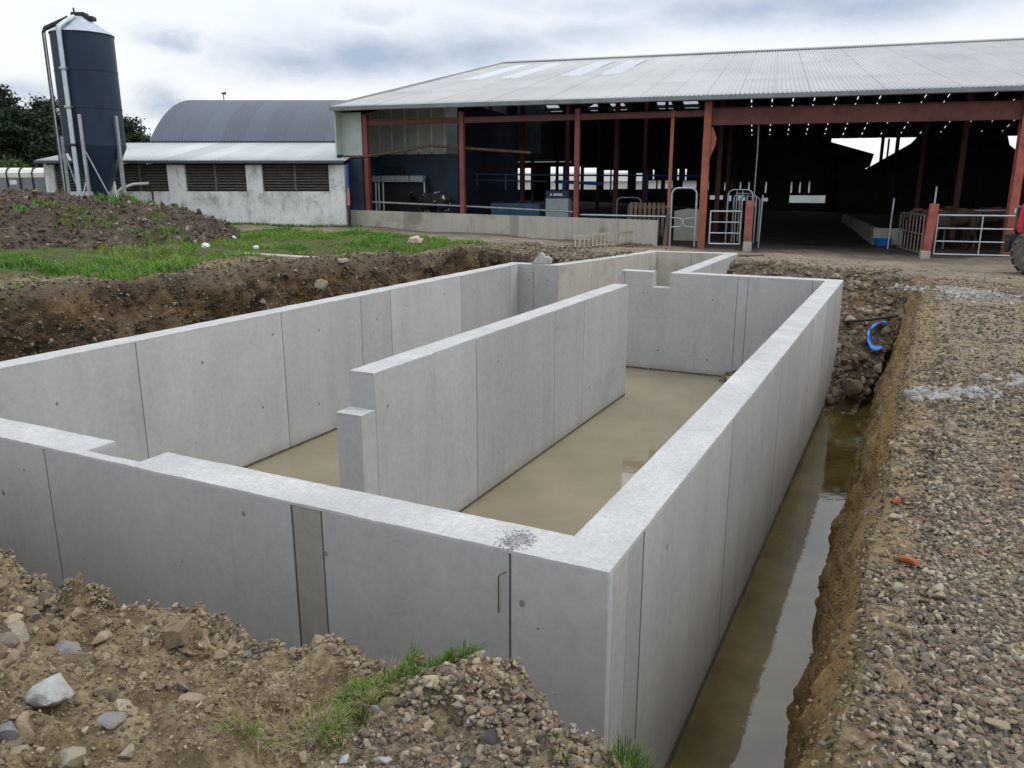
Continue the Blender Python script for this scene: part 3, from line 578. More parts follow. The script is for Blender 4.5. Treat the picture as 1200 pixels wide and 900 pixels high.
def tufts(spec, seed):
    out = []
    for i, (cx, cy, r, n, L, w, lo, hi, lean) in enumerate(spec):
        rs = np.random.RandomState(seed+i); n = int(n*1.6); a = rs.uniform(0, 6.28, n); q = 1.15*r*np.sqrt(rs.uniform(0, 1, n)); x = cx+q*np.cos(a); y = cy+q*np.sin(a)*.8
        nn = n; out.append(blades(x, y, hgt(x, y)-.01, .68*L*rs.uniform(.35, 1.2, n), .8*w*rs.uniform(.7, 1.3, n), seed+i, lean, lo, hi))
    return out
def gp(px, py, z=-.05): p = G(px, py, z); return p.x, p.y
sp_ = []
for px, py, r, n, L, w, lo, hi, le in [(500, 800, .13, 620, .10, .0055, .05, .7, .55), (535, 792, .09, 420, .12, .005, .0, .6, .4), (460, 812, .12, 460, .11, .0055, .1, .75, .65), (430, 825, .10, 320, .10, .0055, .1, .8, .7), (480, 790, .08, 160, .14, .0035, .1, .6, .3),
        (505, 862, .05, 110, .07, .004, .05, .5, .6), (395, 880, .06, 130, .10, .004, .0, .5, .6), (420, 850, .07, 130, .12, .004, .1, .9, .8), (290, 890, .07, 90, .09, .005, .25, .9, .9), (370, 865, .10, 90, .11, .004, .6, 1, 1.2), (655, 890, .03, 60, .05, .006, .05, .4, .9)]:
    x_, y_ = gp(px, py); sp_.append((x_, y_, r, n, L, w, lo, hi, le))
for cx, cy, r, n, L in [(-.66, 2.16, .08, 200, .15), (-.58, 2.10, .08, 200, .15), (-.47, 2.02, .08, 140, .18), (-.34, 1.92, .10, 120, .22)]: sp_.append((cx, cy, r, n, L, .0045, 0, .65, .45))
V, Fc, T = merge(tufts(sp_, 400)); tag(npmesh('grass', V, Fc, m_neargrass, dict(tint=T)), 'green and yellowing grass tufts on the lip of the foreground mound', 'grass', kind='stuff')
sp_ = []
for px, py, r, n, L in [(330, 860, .16, 130, .09), (360, 880, .14, 110, .09), (400, 800, .12, 110, .07), (415, 770, .10, 160, .06), (300, 875, .1, 60, .1), (440, 850, .12, 90, .09), (460, 780, .12, 160, .07)]:
    x_, y_ = gp(px, py); sp_.append((x_, y_, r, n, L, .003, 0, 1, 1.4))
V, Fc, T = merge(tufts(sp_, 500)); tag(npmesh('dead_grass', V, Fc, m_straw, dict(tint=T)), 'flattened straw coloured dead grass on the foreground mound', 'dead grass', kind='stuff')
# ------------------------------------------------------------------ single rocks and litter
def rock(name, px, py, w, h, mat, label, cat='rock', seed=0, z=None, flat=.6, sub=2, sharp=.35, loc=None, group=None, sink=.25):
    if loc is None:
        p = G(px, py, 0)
        for _ in range(12): zz = H1(p.x, p.y); p = G(px, py, zz)
    else: p = Vector(loc)
    bm = bmesh.new(); rs = random.Random(seed)
    for i in range(18):
        v = Vector((rs.gauss(0, 1), rs.gauss(0, 1), rs.gauss(0, 1))).normalized(); bm.verts.new((v.x*rs.uniform(.85, 1.1), v.y*rs.uniform(.6, .95), v.z*rs.uniform(.8, 1)))
    r = bmesh.ops.convex_hull(bm, input=bm.verts[:]); bmesh.ops.delete(bm, geom=[g for g in r['geom_interior'] if isinstance(g, bmesh.types.BMVert)], context='VERTS')
    bmesh.ops.bevel(bm, geom=bm.edges[:], offset=.06, segments=2, affect='EDGES', clamp_overlap=True)
    bmesh.ops.triangulate(bm, faces=bm.faces[:]); bmesh.ops.subdivide_edges(bm, edges=[e for e in bm.edges if e.calc_length() > .25], cuts=2, use_grid_fill=True)
    bmesh.ops.triangulate(bm, faces=bm.faces[:])
    for v in bm.verts: v.co *= 1+.10*mnoise.noise(v.co*2.2+Vector((seed, 0, 0)))+.06*mnoise.noise(v.co*5+Vector((0, seed, 0)))+.03*mnoise.noise(v.co*12)
    w, h = (w*.78, h*.78) if loc is None else (w, h)
    for v in bm.verts: v.co = Vector((v.co.x*w/2, v.co.y*w/2, v.co.z*h/2))
    me = bpy.data.meshes.new(name); bm.to_mesh(me); bm.free(); me.materials.append(mat); me.polygons.foreach_set('use_smooth', [True]*len(me.polygons)); me.set_sharp_from_angle(angle=R(38))
    o = bpy.data.objects.new(name, me); COL.objects.link(o); o.location = (p.x, p.y, p.z+h/2-h*sink); o.rotation_euler = (rs.uniform(-.2, .2), rs.uniform(-.2, .2), rs.uniform(0, 6.28))
    return tag(o, label, cat, group)
mr_white = rock_mat('pale_grey_limestone', (.42, .435, .42), .2); mr_tan = rock_mat('tan_sandstone', (.34, .27, .19)); mr_grey = rock_mat('grey_stone', (.24, .24, .235)); mr_pale = rock_mat('cream_stone', (.34, .295, .225))
mr_dark = rock_mat('dark_slate', (.075, .07, .075)); mr_red = rock_mat('red_brown_stone', (.20, .11, .08)); mr_brick = rock_mat('orange_brick', (.38, .11, .05), .3); mr_blueg = rock_mat('blue_grey_stone', (.19, .20, .205))
rock('rock', 62, 822, .22, .17, mr_white, 'large pale limestone block, biggest stone on the foreground mound', seed=1, sink=.2)
rock('rock', 88, 782, .26, .18, rock_mat('brown_earth_lump', (.19, .15, .10)), 'brown earthy boulder directly behind the large pale limestone block', seed=2, sink=.4)
rock('rock', 30, 860, .17, .13, mr_tan, 'rounded tan stone low at the left end of the foreground mound', seed=3)
rock('rock', 6, 868, .12, .11, mr_grey, 'grey stone cut by the left edge of the photo', seed=4)
rock('rock', 228, 826, .16, .09, mr_tan, 'flat tan stone behind the dry straw stalk', seed=5)
rock('rock', 75, 768, .24, .12, mr_grey, 'grey slabby stone lying above the tan boulder at left', seed=6, sink=.35)
rock('rock', 20, 745, .22, .16, mr_pale, 'cream lump of stone at the left edge of the mound', seed=7, sink=.35)
rock('rock', 150, 884, .10, .06, mr_pale, 'small cream stone near the bottom edge left of the straw', seed=8)
rock('rock', 85, 893, .15, .09, mr_pale, 'broad cream stone at the bottom left of the mound', seed=9)
rock('rock', 200, 848, .08, .045, mr_pale, 'little cream stone beneath the flat tan stone', seed=10)
rock('rock', 130, 848, .15, .05, mr_grey, 'thin grey flagstone between limestone block and flat tan stone', seed=11)
rock('rock', 118, 752, .16, .09, mr_tan, 'tan stone on the crest left of the mound dip', seed=12, sink=.35)
rock('rock', 210, 745, .26, .17, rock_mat('crumbly_clay_lump', (.22, .17, .11)), 'crumbly brown clay lump on the crest of the mound', 'clod', seed=13, sink=.35)
rock('rock', 290, 770, .10, .06, mr_blueg, 'blue grey stone by the pale sandy crest', seed=14)
rock('rock', 262, 812, .06, .04, mr_blueg, 'small blue grey stone right of the straw stalk', seed=15)
rock('rock', 555, 825, .075, .05, mr_red, 'reddish brown cube of stone below the grass tufts', seed=16)
rock('rock', 573, 868, .09, .07, mr_dark, 'dark slate stone among the gravel at the mound end', seed=17)
rock('rock', 590, 838, .09, .045, mr_pale, 'cream flat stone right of the reddish stone', seed=18)
rock('rock', 553, 846, .06, .04, mr_white, 'white pebble left of the dark slate stone', seed=19)
rock('rock', 478, 843, .06, .04, mr_pale, 'pale pebble just under the green tufts', seed=20)
rock('rock', 440, 835, .07, .05, mr_grey, 'grey pebble half hidden in the grass tufts', seed=21)
rock('rock', 405, 893, .07, .04, mr_white, 'white flat pebble at the bottom edge beside green tuft', seed=22)
rock('rock', 450, 893, .07, .04, mr_white, 'whitish pebble at the bottom edge below the tufts', seed=23)
rock('rock', 690, 895, .08, .06, mr_red, 'red brown stone at the gravelly tip of the mound', seed=24)
rock('brick_piece', 1065, 665, .14, .055, mr_brick, 'broken orange brick lying flat on the gravel', 'brick', seed=30, sink=-.25)
rock('brick_piece', 1050, 593, .11, .06, mr_brick, 'small round orange brick fragment near the trench edge', 'brick', seed=31, sink=-.2)
rock('rock', 1052, 696, .09, .065, mr_pale, 'cream egg shaped stone below the flat orange brick', seed=32, sink=-.1)
rock('rock', 1098, 706, .11, .07, mr_tan, 'tan stone right of the cream egg shaped stone', seed=33, sink=-.1)
rock('rock', 1166, 858, .14, .035, mr_tan, 'flat tan chip of stone at lower right of the gravel', seed=34, sink=-.6)
rock('rock', 1048, 612, .12, .055, mr_pale, 'pale flat stone under the small brick fragment', seed=35, sink=-.2)
tb = lambda x, y, z: (x, y, z)
rock('rock', 0, 0, .52, .44, rock_mat('brown_boulder', (.16, .115, .08)), 'rounded brown boulder low on the rubble slope above the trench water', seed=40, loc=(-.72, 15.0, -1.88), sink=.2)
rock('rock', 0, 0, .36, .26, mr_tan, 'angular tan stone high on the rubble slope by the tank corner', seed=41, loc=(-.72, 17.9, -.85))
rock('rock', 0, 0, .30, .2, mr_pale, 'pale flat stone beside the tank corner on the rubble slope', seed=42, loc=(-.98, 17.4, -.95))
rock('rock', 0, 0, .30, .26, mr_pale, 'pale boulder stuck in the brown cut face left of the tank', seed=43, loc=(-10.2, 12.2, -.12), sink=.5)
def lumps(name, pts, mat, label, cat, seed=0):
    rs = np.random.RandomState(seed); P = []; S = []
    for x, y, s, n, sx, sy in pts:
        xx = rs.normal(x, sx, n); yy = rs.normal(y, sy, n); ss = s*rs.uniform(.3, 1, n)**1.3; P.append(np.stack([xx, yy, hgt(xx, yy)+ss*.12], 1)); S.append(ss)
    V, Fc, T = stones(np.concatenate(P), np.concatenate(S), PR_C, .4, seed); b = V.mean(0); b[2] = V[:, 2].min()
    return tag(npmesh(name, V, Fc, mat, dict(tint=T), False, None, b), label, cat, None, 'stuff')
m_spill = rock_mat('spilt_concrete', (.33, .33, .315), .3)
p1 = G(1088, 466, 0); p1b = G(1120, 462, 0)
lumps('concrete_spill', [(p1.x, p1.y, .075, 60, .08, .08), (p1b.x, p1b.y, .05, 110, .22, .09)], m_spill, 'small heap of pale spilt concrete lumps midway along the gravel edge', 'concrete spill', 5)
p2 = G(1115, 340, -.05); p2b = G(1160, 348, -.05)
lumps('concrete_spill', [(p2.x, p2.y, .06, 330, .42, .55), (p2b.x, p2b.y, .04, 200, .5, .5)], m_spill, 'wide spread of pale broken concrete at the far end of the gravel', 'concrete spill', 6)
p3 = G(1195, 449, 0); lumps('concrete_spill', [(p3.x, p3.y, .07, 30, .12, .12)], m_spill, 'pale concrete splash cut by the right edge of the photo', 'concrete spill', 7)
c_ = gp(603, 629, 0); rs = np.random.RandomState(9)
xx = -1.68+rs.normal(0, .04, 420); yy = 3.42+rs.normal(0, .055, 420); V, Fc, T = stones(np.stack([xx, yy, np.full(420, .002)], 1), rs.uniform(.002, .007, 420), PR_C, .5, 9)
tag(npmesh('mortar_crumbs', V, Fc, m_crumb, dict(tint=T), False, None, (-1.68, 3.42, 0)), 'patch of grey mortar crumbs on top of the front tank wall', 'mortar crumbs')
# straw stalk
a = G(233, 853, .02); b = G(264, 806, .02); za = H1(a.x, a.y)+.03; zb_ = H1(b.x, b.y)+.06
tag(MB().tube([(a.x, a.y, za), ((a.x+b.x)/2, (a.y+b.y)/2, (za+zb_)/2+.02), (b.x, b.y, zb_)], .004, 6).build('straw_stalk', m_woodpale, smooth=True), 'dry pale straw stalk slanting across the foreground mound', 'straw')
# blue folded pipe offcut and dark bar on the rubble slope
sx, sy = -.34, 16.6
mb = MB(); n = 20; vs = []; fs = []
for i in range(n+1):
    t = i/n; ang = R(60+t*235); cx_, cz_ = sx-.06+.19*math.cos(ang), -1.07+.20*math.sin(ang); cy_ = sy+.2+.40*math.sin(ang)
    w = .075+.03*math.sin(9*t)+.02*math.sin(23*t)
    for j, q in enumerate((-1, -.4, .3, 1)): vs.append((cx_+.02*math.sin(7*t+j)+q*.02, cy_+q*w+.02*math.cos(11*t+2*j), cz_+.025*(1-q*q)+.02*math.sin(13*t+j)))
for i in range(n):
    for j in range(3): k = i*4+j; fs.append((k, k+1, k+5, k+4))
tarp = MB().add(vs, fs).build('blue_plastic_strip', m_tarp, smooth=True); tarp.modifiers.new('thick', 'SOLIDIFY').thickness = .012
tag(tarp, 'curled bright blue plastic strip on the rubble slope at the trench end', 'plastic strip')
tag(MB().tube([(-1.08, 17.25, -.92), (-.6, 17.3, -.85), (-.12, 17.35, -.74)], .028, 8).build('dark_bar', m_dark, smooth=True), 'dark pipe laid across the rubble slope behind the blue plastic strip', 'pipe')
# litter
def litter(px, py, s, label, mat, seed, name='litter', cat='litter', z=.3):
    p = G(px, py, z)
    for _ in range(8): p = G(px, py, H1(p.x, p.y)+.12)
    bm = bmesh.new(); bmesh.ops.create_icosphere(bm, subdivisions=3, radius=1)
    for v in bm.verts: v.co = Vector((v.co.x*s, v.co.y*s*.7, v.co.z*s*.6))*(1+.35*mnoise.noise(v.co*2+Vector((seed, 3, 1)))+.2*abs(mnoise.noise(v.co*5)))
    me = bpy.data.meshes.new(name); bm.to_mesh(me); bm.free(); me.materials.append(mat); o = bpy.data.objects.new(name, me); COL.objects.link(o); o.location = p
    return tag(o, label, cat)
litter(257, 276, .22, 'crumpled white plastic bag in the grass right of the spoil heap', m_white, 3, 'plastic_bag', 'plastic bag')
litter(272, 279, .11, 'small white scrap in the grass right of the plastic bag', m_white, 5)
litter(241, 288, .09, 'tiny white scrap at the foot of the spoil heap', m_white, 6)
litter(300, 290, .07, 'white crumb of litter in the middle of the grass', m_white, 8)
litter(487, 282, .20, 'pinkish white sack lump at the end of the grass strip', rock_mat('pinkish_sack', (.6, .46, .38), .2), 9, 'torn_sack', 'sack')
p = G(650, 305, .0); b = MB(); bw = .22
b.prism([(-.3, 0), (.28, 0), (.32, .12), (.2, .22), (.1, .2), (.05, .3), (-.05, .33), (-.2, .14)], 1, -.12, .14)
o = b.build('broken_block', mr_white); o.scale = (.75,)*3; o.location = (-7.55, 16.72, .01); o.rotation_euler = (0, 0, .35); o.modifiers.new('b', 'BEVEL').width = .015
tag(o, 'broken white block resting on the tank corner below the ladder', 'block')
p = G(345, 296, .3); o = MB().beam((-1.2, 0, .06), (1.2, .05, .06), .25, .06).build('timber_board', m_woodpale); q = G(343, 296, .4); o.location = (q.x, q.y, H1(q.x, q.y)+.03); o.rotation_euler = (0, .03, .15)
tag(o, 'pale weathered board lying in the grass above the cut bank', 'board')
p = G(835, 305, -.1); o = MB().beam((-1.0, 0, .04), (1.0, .5, .04), .14, .05).build('timber_plank', m_wood); o.location = (-4.5, 21.9, H1(-4.5, 21.9)); o.rotation_euler = (0, 0, .2)
tag(o, 'brown plank lying on the mud behind the tank channel', 'plank')
exec_marker = 0
#@@PART2
# ------------------------------------------------------------------ cattle shed
B = Frame(-19.6, 25.6, R(9.25)); SL = .2018; EZ = 4.6; RV = 21.8; U1 = 36.0
shed = thing('cattle_shed', 'huge open fronted cattle shed with grey corrugated roof and red steel columns', 'shed', (-19.6, 25.6, 0), R(9.25))
rz_ = lambda v: EZ+SL*v if v <= RV else EZ+SL*(2*RV-v)
lights = [(.8, 1.8, 9.7, 19.0), (2.72, 3.65, 9.6, 19.0), (5.6, 6.65, 10.1, 18.7), (7.5, 8.4, 10.2, 19.3)]
us = np.arange(-.7, U1+.001, .02); vs_ = sorted(set([-.15, .6, 2.5, 4.9, 4.96, 7, 9.9, 10.1, 13, 14.6, 14.66, 17, 18.9, 19.2, RV]))
lightsn = [(a, b, 9.9, 18.9) for a, b, _, _ in lights]
UU, VV = np.meshgrid(us, np.array(vs_)); row = np.digitize(VV, [4.93, 14.63]); she = np.floor(UU/1.09).astype(int)
ZZ = EZ+SL*VV+.022*np.sin(2*np.pi*UU/.146)+.012*(2-row)*0+np.where(row == 0, .0, np.where(row == 1, .018, .036))*-1+.015*fbm(UU*.12, VV*.12, 3, 2)*sm(VV, 1, 5)
tone = _hash(she, row, 0*row)*.22+.05*np.sin(UU*.7)+.52
joint = (np.abs(UU/1.09-np.round(UU/1.09)) < .035); tone = np.where(joint, tone-.45, tone); tone = np.where(np.abs(VV-4.9) < .02, tone-.3, tone)-.1*(np.abs(fbm(UU*.5, VV*.1, 9, 4)))
f = gridfaces(len(vs_), len(us)); cu = UU.ravel()[f].mean(1); cv = VV.ravel()[f].mean(1)
hole = np.zeros(len(f), bool)
for a, b, c, d in lightsn: hole |= (cu > a)&(cu < b)&(cv > c)&(cv < d)
roof = npmesh('roof', np.stack([UU, VV, ZZ], 2).reshape(-1, 3), f[~hole], m_roof, dict(tone=np.clip(tone.ravel(), 0, 1)), True, shed)
roof.modifiers.new('thick', 'SOLIDIFY').thickness = .012
for a, b, c, d in lightsn:
    uu = np.arange(a, b+.001, .02); U2, V2 = np.meshgrid(uu, np.array([c, 14.6, d])); npmesh('rooflight', np.stack([U2, V2, EZ+SL*V2-.01+.022*np.sin(2*np.pi*U2/.146)], 2).reshape(-1, 3), gridfaces(3, len(uu)), m_sky, None, True, roof)
# far slope: spaced sheets with light slots
mb = MB(); flights = [(-.5, .4), (2.5, 3.3), (4.2, 5.2), (7.5, 8.5), (9.3, 10.3)]; FV = 41.0; BV = 39.5
def fs(u0, u1, v0, v1, m=mb):
    z0, z1 = rz_(v0), rz_(v1); m.add([(u0, v0, z0), (u1, v0, z0), (u1, v1, z1), (u0, v1, z1), (u0, v0, z0+.03), (u1, v0, z0+.03), (u1, v1, z1+.03), (u0, v1, z1+.03)], [(0, 1, 2, 3), (7, 6, 5, 4), (0, 4, 5, 1), (1, 5, 6, 2), (2, 6, 7, 3), (3, 7, 4, 0)])
cuts = [-.7]+[x for l in flights for x in l]+[13.8]
for i in range(len(cuts)-1):
    if i % 2 == 0: fs(cuts[i], cuts[i+1], RV, FV)
    else: fs(cuts[i], cuts[i+1], RV, 29.6); fs(cuts[i], cuts[i+1], 32.2, FV)
u = 13.87
while u < U1: fs(u, min(u+1.27, U1), RV, FV); u += 1.335
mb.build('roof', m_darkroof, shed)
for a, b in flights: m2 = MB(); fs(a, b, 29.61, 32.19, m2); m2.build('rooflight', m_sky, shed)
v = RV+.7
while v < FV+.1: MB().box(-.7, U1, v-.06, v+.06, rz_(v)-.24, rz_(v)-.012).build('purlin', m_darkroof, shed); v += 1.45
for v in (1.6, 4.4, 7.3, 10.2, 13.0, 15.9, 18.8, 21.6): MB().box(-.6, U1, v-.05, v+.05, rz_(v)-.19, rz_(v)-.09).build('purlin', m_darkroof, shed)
MB().prism([(RV-.35, rz_(RV-.35)-.01), (RV, rz_(RV)-.0), (RV+.35, rz_(RV+.35)+.0), (RV+.35, rz_(RV+.35)+.05), (RV, rz_(RV)+.08), (RV-.35, rz_(RV-.35)+.045)], 0, -.7, U1).build('ridge_cap', m_roof, shed)
g = MB(); prof = [(y_, z_+.2) for y_, z_ in [(-.02, 4.34), (-.03, 4.27), (-.10, 4.22), (-.18, 4.24), (-.22, 4.36), (-.205, 4.36), (-.17, 4.26), (-.10, 4.235), (-.045, 4.28), (-.035, 4.34)]]
g.prism(prof, 0, -.72, U1); g.build('gutter', simple('grey_gutter', (.26, .30, .33), .5, 0, .2, 2), shed)
MB().box(-.72, -.66, -.1, RV, 0, .12).build('barge_board', m_greysheet, shed) if False else None
# verge flashing
MB().add([(-.74, -.15, EZ-.16), (-.70, -.15, EZ-.16), (-.74, -.15, EZ+.06), (-.70, -.15, EZ+.06), (-.74, RV, rz_(RV)-.16), (-.70, RV, rz_(RV)-.16), (-.74, RV, rz_(RV)+.06), (-.70, RV, rz_(RV)+.06)], [(0, 2, 3, 1), (4, 5, 7, 6), (0, 4, 6, 2), (1, 3, 7, 5), (2, 6, 7, 3), (0, 1, 5, 4)]).build('verge_trim', m_roof, shed)
def ibeam(mb, p, q, w, h, up=(0, 0, 1)):
    p, q = Vector(p), Vector(q); d = (q-p).normalized(); a = d.cross(Vector(up))
    if a.length < .01: a = d.cross(Vector((0, 1, 0)))
    a.normalize(); b = a.cross(d); t = .018
    mb.beam(p, q, t, h-2*t, up)
    for s in (-1, 1): mb.beam(p+b*(s*(h/2-t/2)), q+b*(s*(h/2-t/2)), w, t, up)
def column(u, v, z0, z1, m, w=.2, h=.28, base=True, brace=0):
    mb = MB(); ibeam(mb, (u, v, z0), (u, v, z1), w, h, (0, 1, 0))
    if base: mb.box(u-w*.9, u+w*.9, v-h*.7, v+h*.7, z0, z0+.03)
    if brace: mb.prism([(u+w/2, z1), (u+w/2+.35*brace, z1), (u+w/2, z1-.9)], 1, v-.01, v+.01)
    return mb.build('column', m, shed)
gz = lambda u, v: H1(*B.w(u, v))
for u, m in [(.36, m_red), (4.3, m_red), (8.68, m_red)]: column(u, .6, gz(u, .6)-.1, 4.33, m, .17, .2)
column(13.18, .6, -.46, 4.42, m_orange, .24, .34)
MB().prism([(13.305, 3.62), (13.36, 3.62), (13.50, 3.25), (13.46, 3.0), (13.305, 2.6)], 1, .5, .7).build('haunch', m_orange, shed)
for u in (22.62, 31.9): column(u, .6, -.6, 4.42, m_red_worn, .24, .34)
column(12.0, .62, -.4, 4.2, m_orange, .11, .11, False)
mb = MB(); ibeam(mb, (13.3, .58, 3.95), (U1, .58, 3.92), .22, .55); mb.build('beam', m_beam, shed)
mb = MB(); ibeam(mb, (.3, .58, 4.02), (13.06, .58, 4.06), .12, .2); mb.build('beam', m_beam, shed)
for v in (8.5, 17.5, 26.5, 33.5):
    for u in (-.3, 4.3, 8.7, 13.2, 17.9, 22.6, 27.3, 32):
        if u in (17.9,): continue
        column(u, v, -.6, rz_(v)-.25, m_beam if (v < 20) else m_dark, .2, .2, False)  # back rows near-black, painting in the shade deep in the shed
# rafters
for u in (-.3, 4.3, 8.7, 13.2, 22.6, 32):
    mb = MB(); ibeam(mb, (u, .72, EZ-.34+SL*.72), (u, RV, rz_(RV)-.5), .16, .3); mb.build('rafter', m_dark, shed)
# left end cladding and dark inner walls
MB().box(-.68, -.62, .05, RV, 2.85, 4.45).build('cladding', m_greysheet, shed)
MB().prism([(.05, 4.453), (RV, 4.453), (RV, rz_(RV)-.05), (.05, EZ-.08)], 0, -.68, -.62).build('cladding', m_greysheet, shed)
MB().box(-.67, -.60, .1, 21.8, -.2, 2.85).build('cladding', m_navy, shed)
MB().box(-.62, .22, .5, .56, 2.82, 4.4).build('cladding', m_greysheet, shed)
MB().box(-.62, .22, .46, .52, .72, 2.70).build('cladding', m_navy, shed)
m_gap = simple('gap_daylight_white', (.75, .78, .78), .6)  # near-white colour paints in the bright gaps between cladding sheets
mb = MB(); 
for k in range(5): mb.box(-.55+.6*k+.04, -.55+.6*(k+1)-.02, 3.5, 3.55, 2.95, 4.95, .005)
mb.build('cladding', m_greysheet, shed)
for k in range(6): MB().box(-.55+.6*k-.02, -.55+.6*k+.04, 3.505, 3.545, 3.05, 4.9).build('gap_light_strip', m_gap, shed)
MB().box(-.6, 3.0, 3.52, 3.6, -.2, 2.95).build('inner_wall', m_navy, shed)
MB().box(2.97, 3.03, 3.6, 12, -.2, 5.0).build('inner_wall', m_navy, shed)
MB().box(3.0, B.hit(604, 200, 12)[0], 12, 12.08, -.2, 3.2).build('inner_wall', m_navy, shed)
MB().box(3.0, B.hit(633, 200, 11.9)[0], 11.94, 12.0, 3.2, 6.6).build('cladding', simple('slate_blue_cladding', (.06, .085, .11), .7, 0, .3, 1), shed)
MB().box(-.42, .62, 3.46, 3.52, 2.02, 2.46).build('window', m_black, shed)
# rear wall with openings, seen through the dark shed
def holed(mb, u0, u1, z0, z1, v, th, holes):
    U_ = sorted(set([u0, u1]+[x for h in holes for x in h[:2]])); Z_ = sorted(set([z0, z1]+[x for h in holes for x in h[2:]]))
    for a, b in zip(U_[:-1], U_[1:]):
        for c, d in zip(Z_[:-1], Z_[1:]):
            if not any(h[0] <= (a+b)/2 <= h[1] and h[2] <= (c+d)/2 <= h[3] for h in holes): mb.box(a, b, v, v+th, c, d)
SLT = [(757, 199, 210), (766, 199, 210), (795, 198, 211), (804, 198, 211), (830, 213, 222), (840, 213, 222), (850, 213, 223), (859, 213, 223), (868, 213, 223), (878, 213, 223), (898, 213, 226), (928, 213, 226), (938, 213, 226), (949, 212, 226)]
H = [(lambda a, b: (a[0]-.06, a[0]+.06, b[1], a[1]))(B.hit(x, y0, 39.5), B.hit(x, y1, 39.5)) for x, y0, y1 in SLT]+[(-5.35, -3.9, 1.22, 3.0), (-2.4, -1.3, 1.24, 3.1), (-.77, .22, 1.24, 3.1), (.5, 1.7, 1.24, 3.0), (2.2, 3.0, 1.25, 2.8), (3.22, 4.2, 1.3, 2.76), (4.9, 5.55, 1.25, 2.55), (5.93, 6.55, 1.32, 1.94), (6.68, 6.95, 1.32, 1.94), (7.18, 7.9, 1.33, 1.94), (8.7, 9.8, 1.36, 1.93), (10.9, 11.3, .47, .8), (11.4, 11.94, .47, .8), (12.25, 12.9, .36, .8), (13.0, 13.66, .4, .81), (14.9, 15.4, .36, .62), (17.0, 19.65, .26, .83), (20.0, 20.5, 2.0, 2.3)]
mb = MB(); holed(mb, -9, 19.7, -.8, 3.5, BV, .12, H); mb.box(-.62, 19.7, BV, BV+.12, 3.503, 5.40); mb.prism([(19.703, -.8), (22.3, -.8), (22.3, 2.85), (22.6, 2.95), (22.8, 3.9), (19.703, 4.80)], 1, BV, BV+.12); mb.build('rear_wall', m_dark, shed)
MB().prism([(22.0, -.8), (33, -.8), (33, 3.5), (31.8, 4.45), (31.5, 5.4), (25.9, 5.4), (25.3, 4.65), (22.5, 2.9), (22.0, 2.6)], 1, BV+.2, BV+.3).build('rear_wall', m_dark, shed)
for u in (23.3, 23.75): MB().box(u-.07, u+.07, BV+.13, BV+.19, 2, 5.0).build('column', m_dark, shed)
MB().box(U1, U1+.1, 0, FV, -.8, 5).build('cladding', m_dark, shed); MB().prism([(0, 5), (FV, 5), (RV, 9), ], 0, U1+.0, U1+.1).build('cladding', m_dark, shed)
m_rails = simple('dull_blue_rail', (.05, .09, .17), .5, .2, .2, 4)
MB().box(-9, -.692, 22.5, BV+.3, 3.52, 3.6).build('annex_roof', m_darkroof, shed); MB().box(-9.1, -9.0, 22.5, BV+.2, -.8, 3.5).build('annex_wall', m_dark, shed)
MB().prism([(RV+.05, 3.56), (FV, 3.56), (FV, rz_(FV)-.02), (RV+.05, rz_(RV+.05)-.02)], 0, -.69, -.63).build('cladding', m_dark, shed)
# thin light strips hanging in the far dark: feed rail chains
# ---- things inside and along the shed
def at(u, v, z=None): x, y = B.w(u, v); return Vector((x, y, H1(x, y) if z is None else z))
def bthing(name, label, cat, u, v, z=None, rz=0, group=None): return thing(name, label, cat, at(u, v, z), R(9.25)+rz, group)
# low yard wall
lw = bthing('low_wall', 'low weathered concrete wall along the open front of the cattle shed', 'wall', -.6, .35, 0)
a0 = (B.hit(407, 247, .35)); 
mb = MB(); topz = lambda u: .76-.02*u
joints = [-.02, 5.2, 9.4, 10.4, 11.9, 12.3]; L_ = 12.28
us_ = [0, 2.6, 5.3, 6.85, 7.15, 9.2, 10.9, L_]
for i, (a, b) in enumerate(zip(us_[:-1], us_[1:])):
    mb.mi = 1 if i == 3 else 0
    mb.add([(a+.004, y, z) for y in (0, .2) for z in (-.9,)]+[(b-.004, y, -.9) for y in (0, .2)]+[(a+.004, y, topz(a)) for y in (0, .2)]+[(b-.004, y, topz(b)) for y in (0, .2)], [(0, 1, 3, 2), (4, 6, 7, 5), (0, 2, 6, 4), (1, 5, 7, 3), (0, 4, 5, 1), (2, 3, 7, 6)])
mb.build('wall_panel', [m_wall_dirty, m_infill], lw)
def rail(pts, r, name, label, mat, parts=True, cat='rail', posts=()):
    o = MB().tube([at(*p) for p in pts], r, 8)
    for u, v, z0, z1 in posts: o.tube([at(u, v, z0), at(u, v, z1)], r, 6)
    return tag(o.build(name, mat, smooth=True), label, cat)
rail([(.4, .75, 1.06), (4.3, .75, .93), (8.6, .75, .76)], .035, 'pipe_rail', 'grey pipe rail running just above the low concrete wall', m_steel_dull)
rail([(8.8, .75, .66), (11.9, .75, .63)], .04, 'pipe_rail', 'pale pipe rail between red column and pallet just above the low wall', m_steel)
rail([(-.9, .45, 2.74), (.3, .5, 2.78), (1.7, .6, 2.95), (2.9, .8, 3.16), (3.9, .8, 3.08), (6.9, .8, 2.86)], .05, 'slurry_pipe', 'sagging reddish pipe hung under the grey cladding of the shed', m_rust, cat='pipe')
rail([(1.3, 5, 2.2), (6.4, 5, 2.1)], .03, 'pipe_rail', 'upper thin blue grey rail inside the dark left bay', m_rails, posts=[(3.3, 5, 1.7, 2.2), (4.6, 5, 1.5, 2.2)])
rail([(1.3, 5, 1.95), (6.4, 5, 1.85)], .03, 'pipe_rail', 'lower thin blue grey rail inside the dark left bay', m_rails)
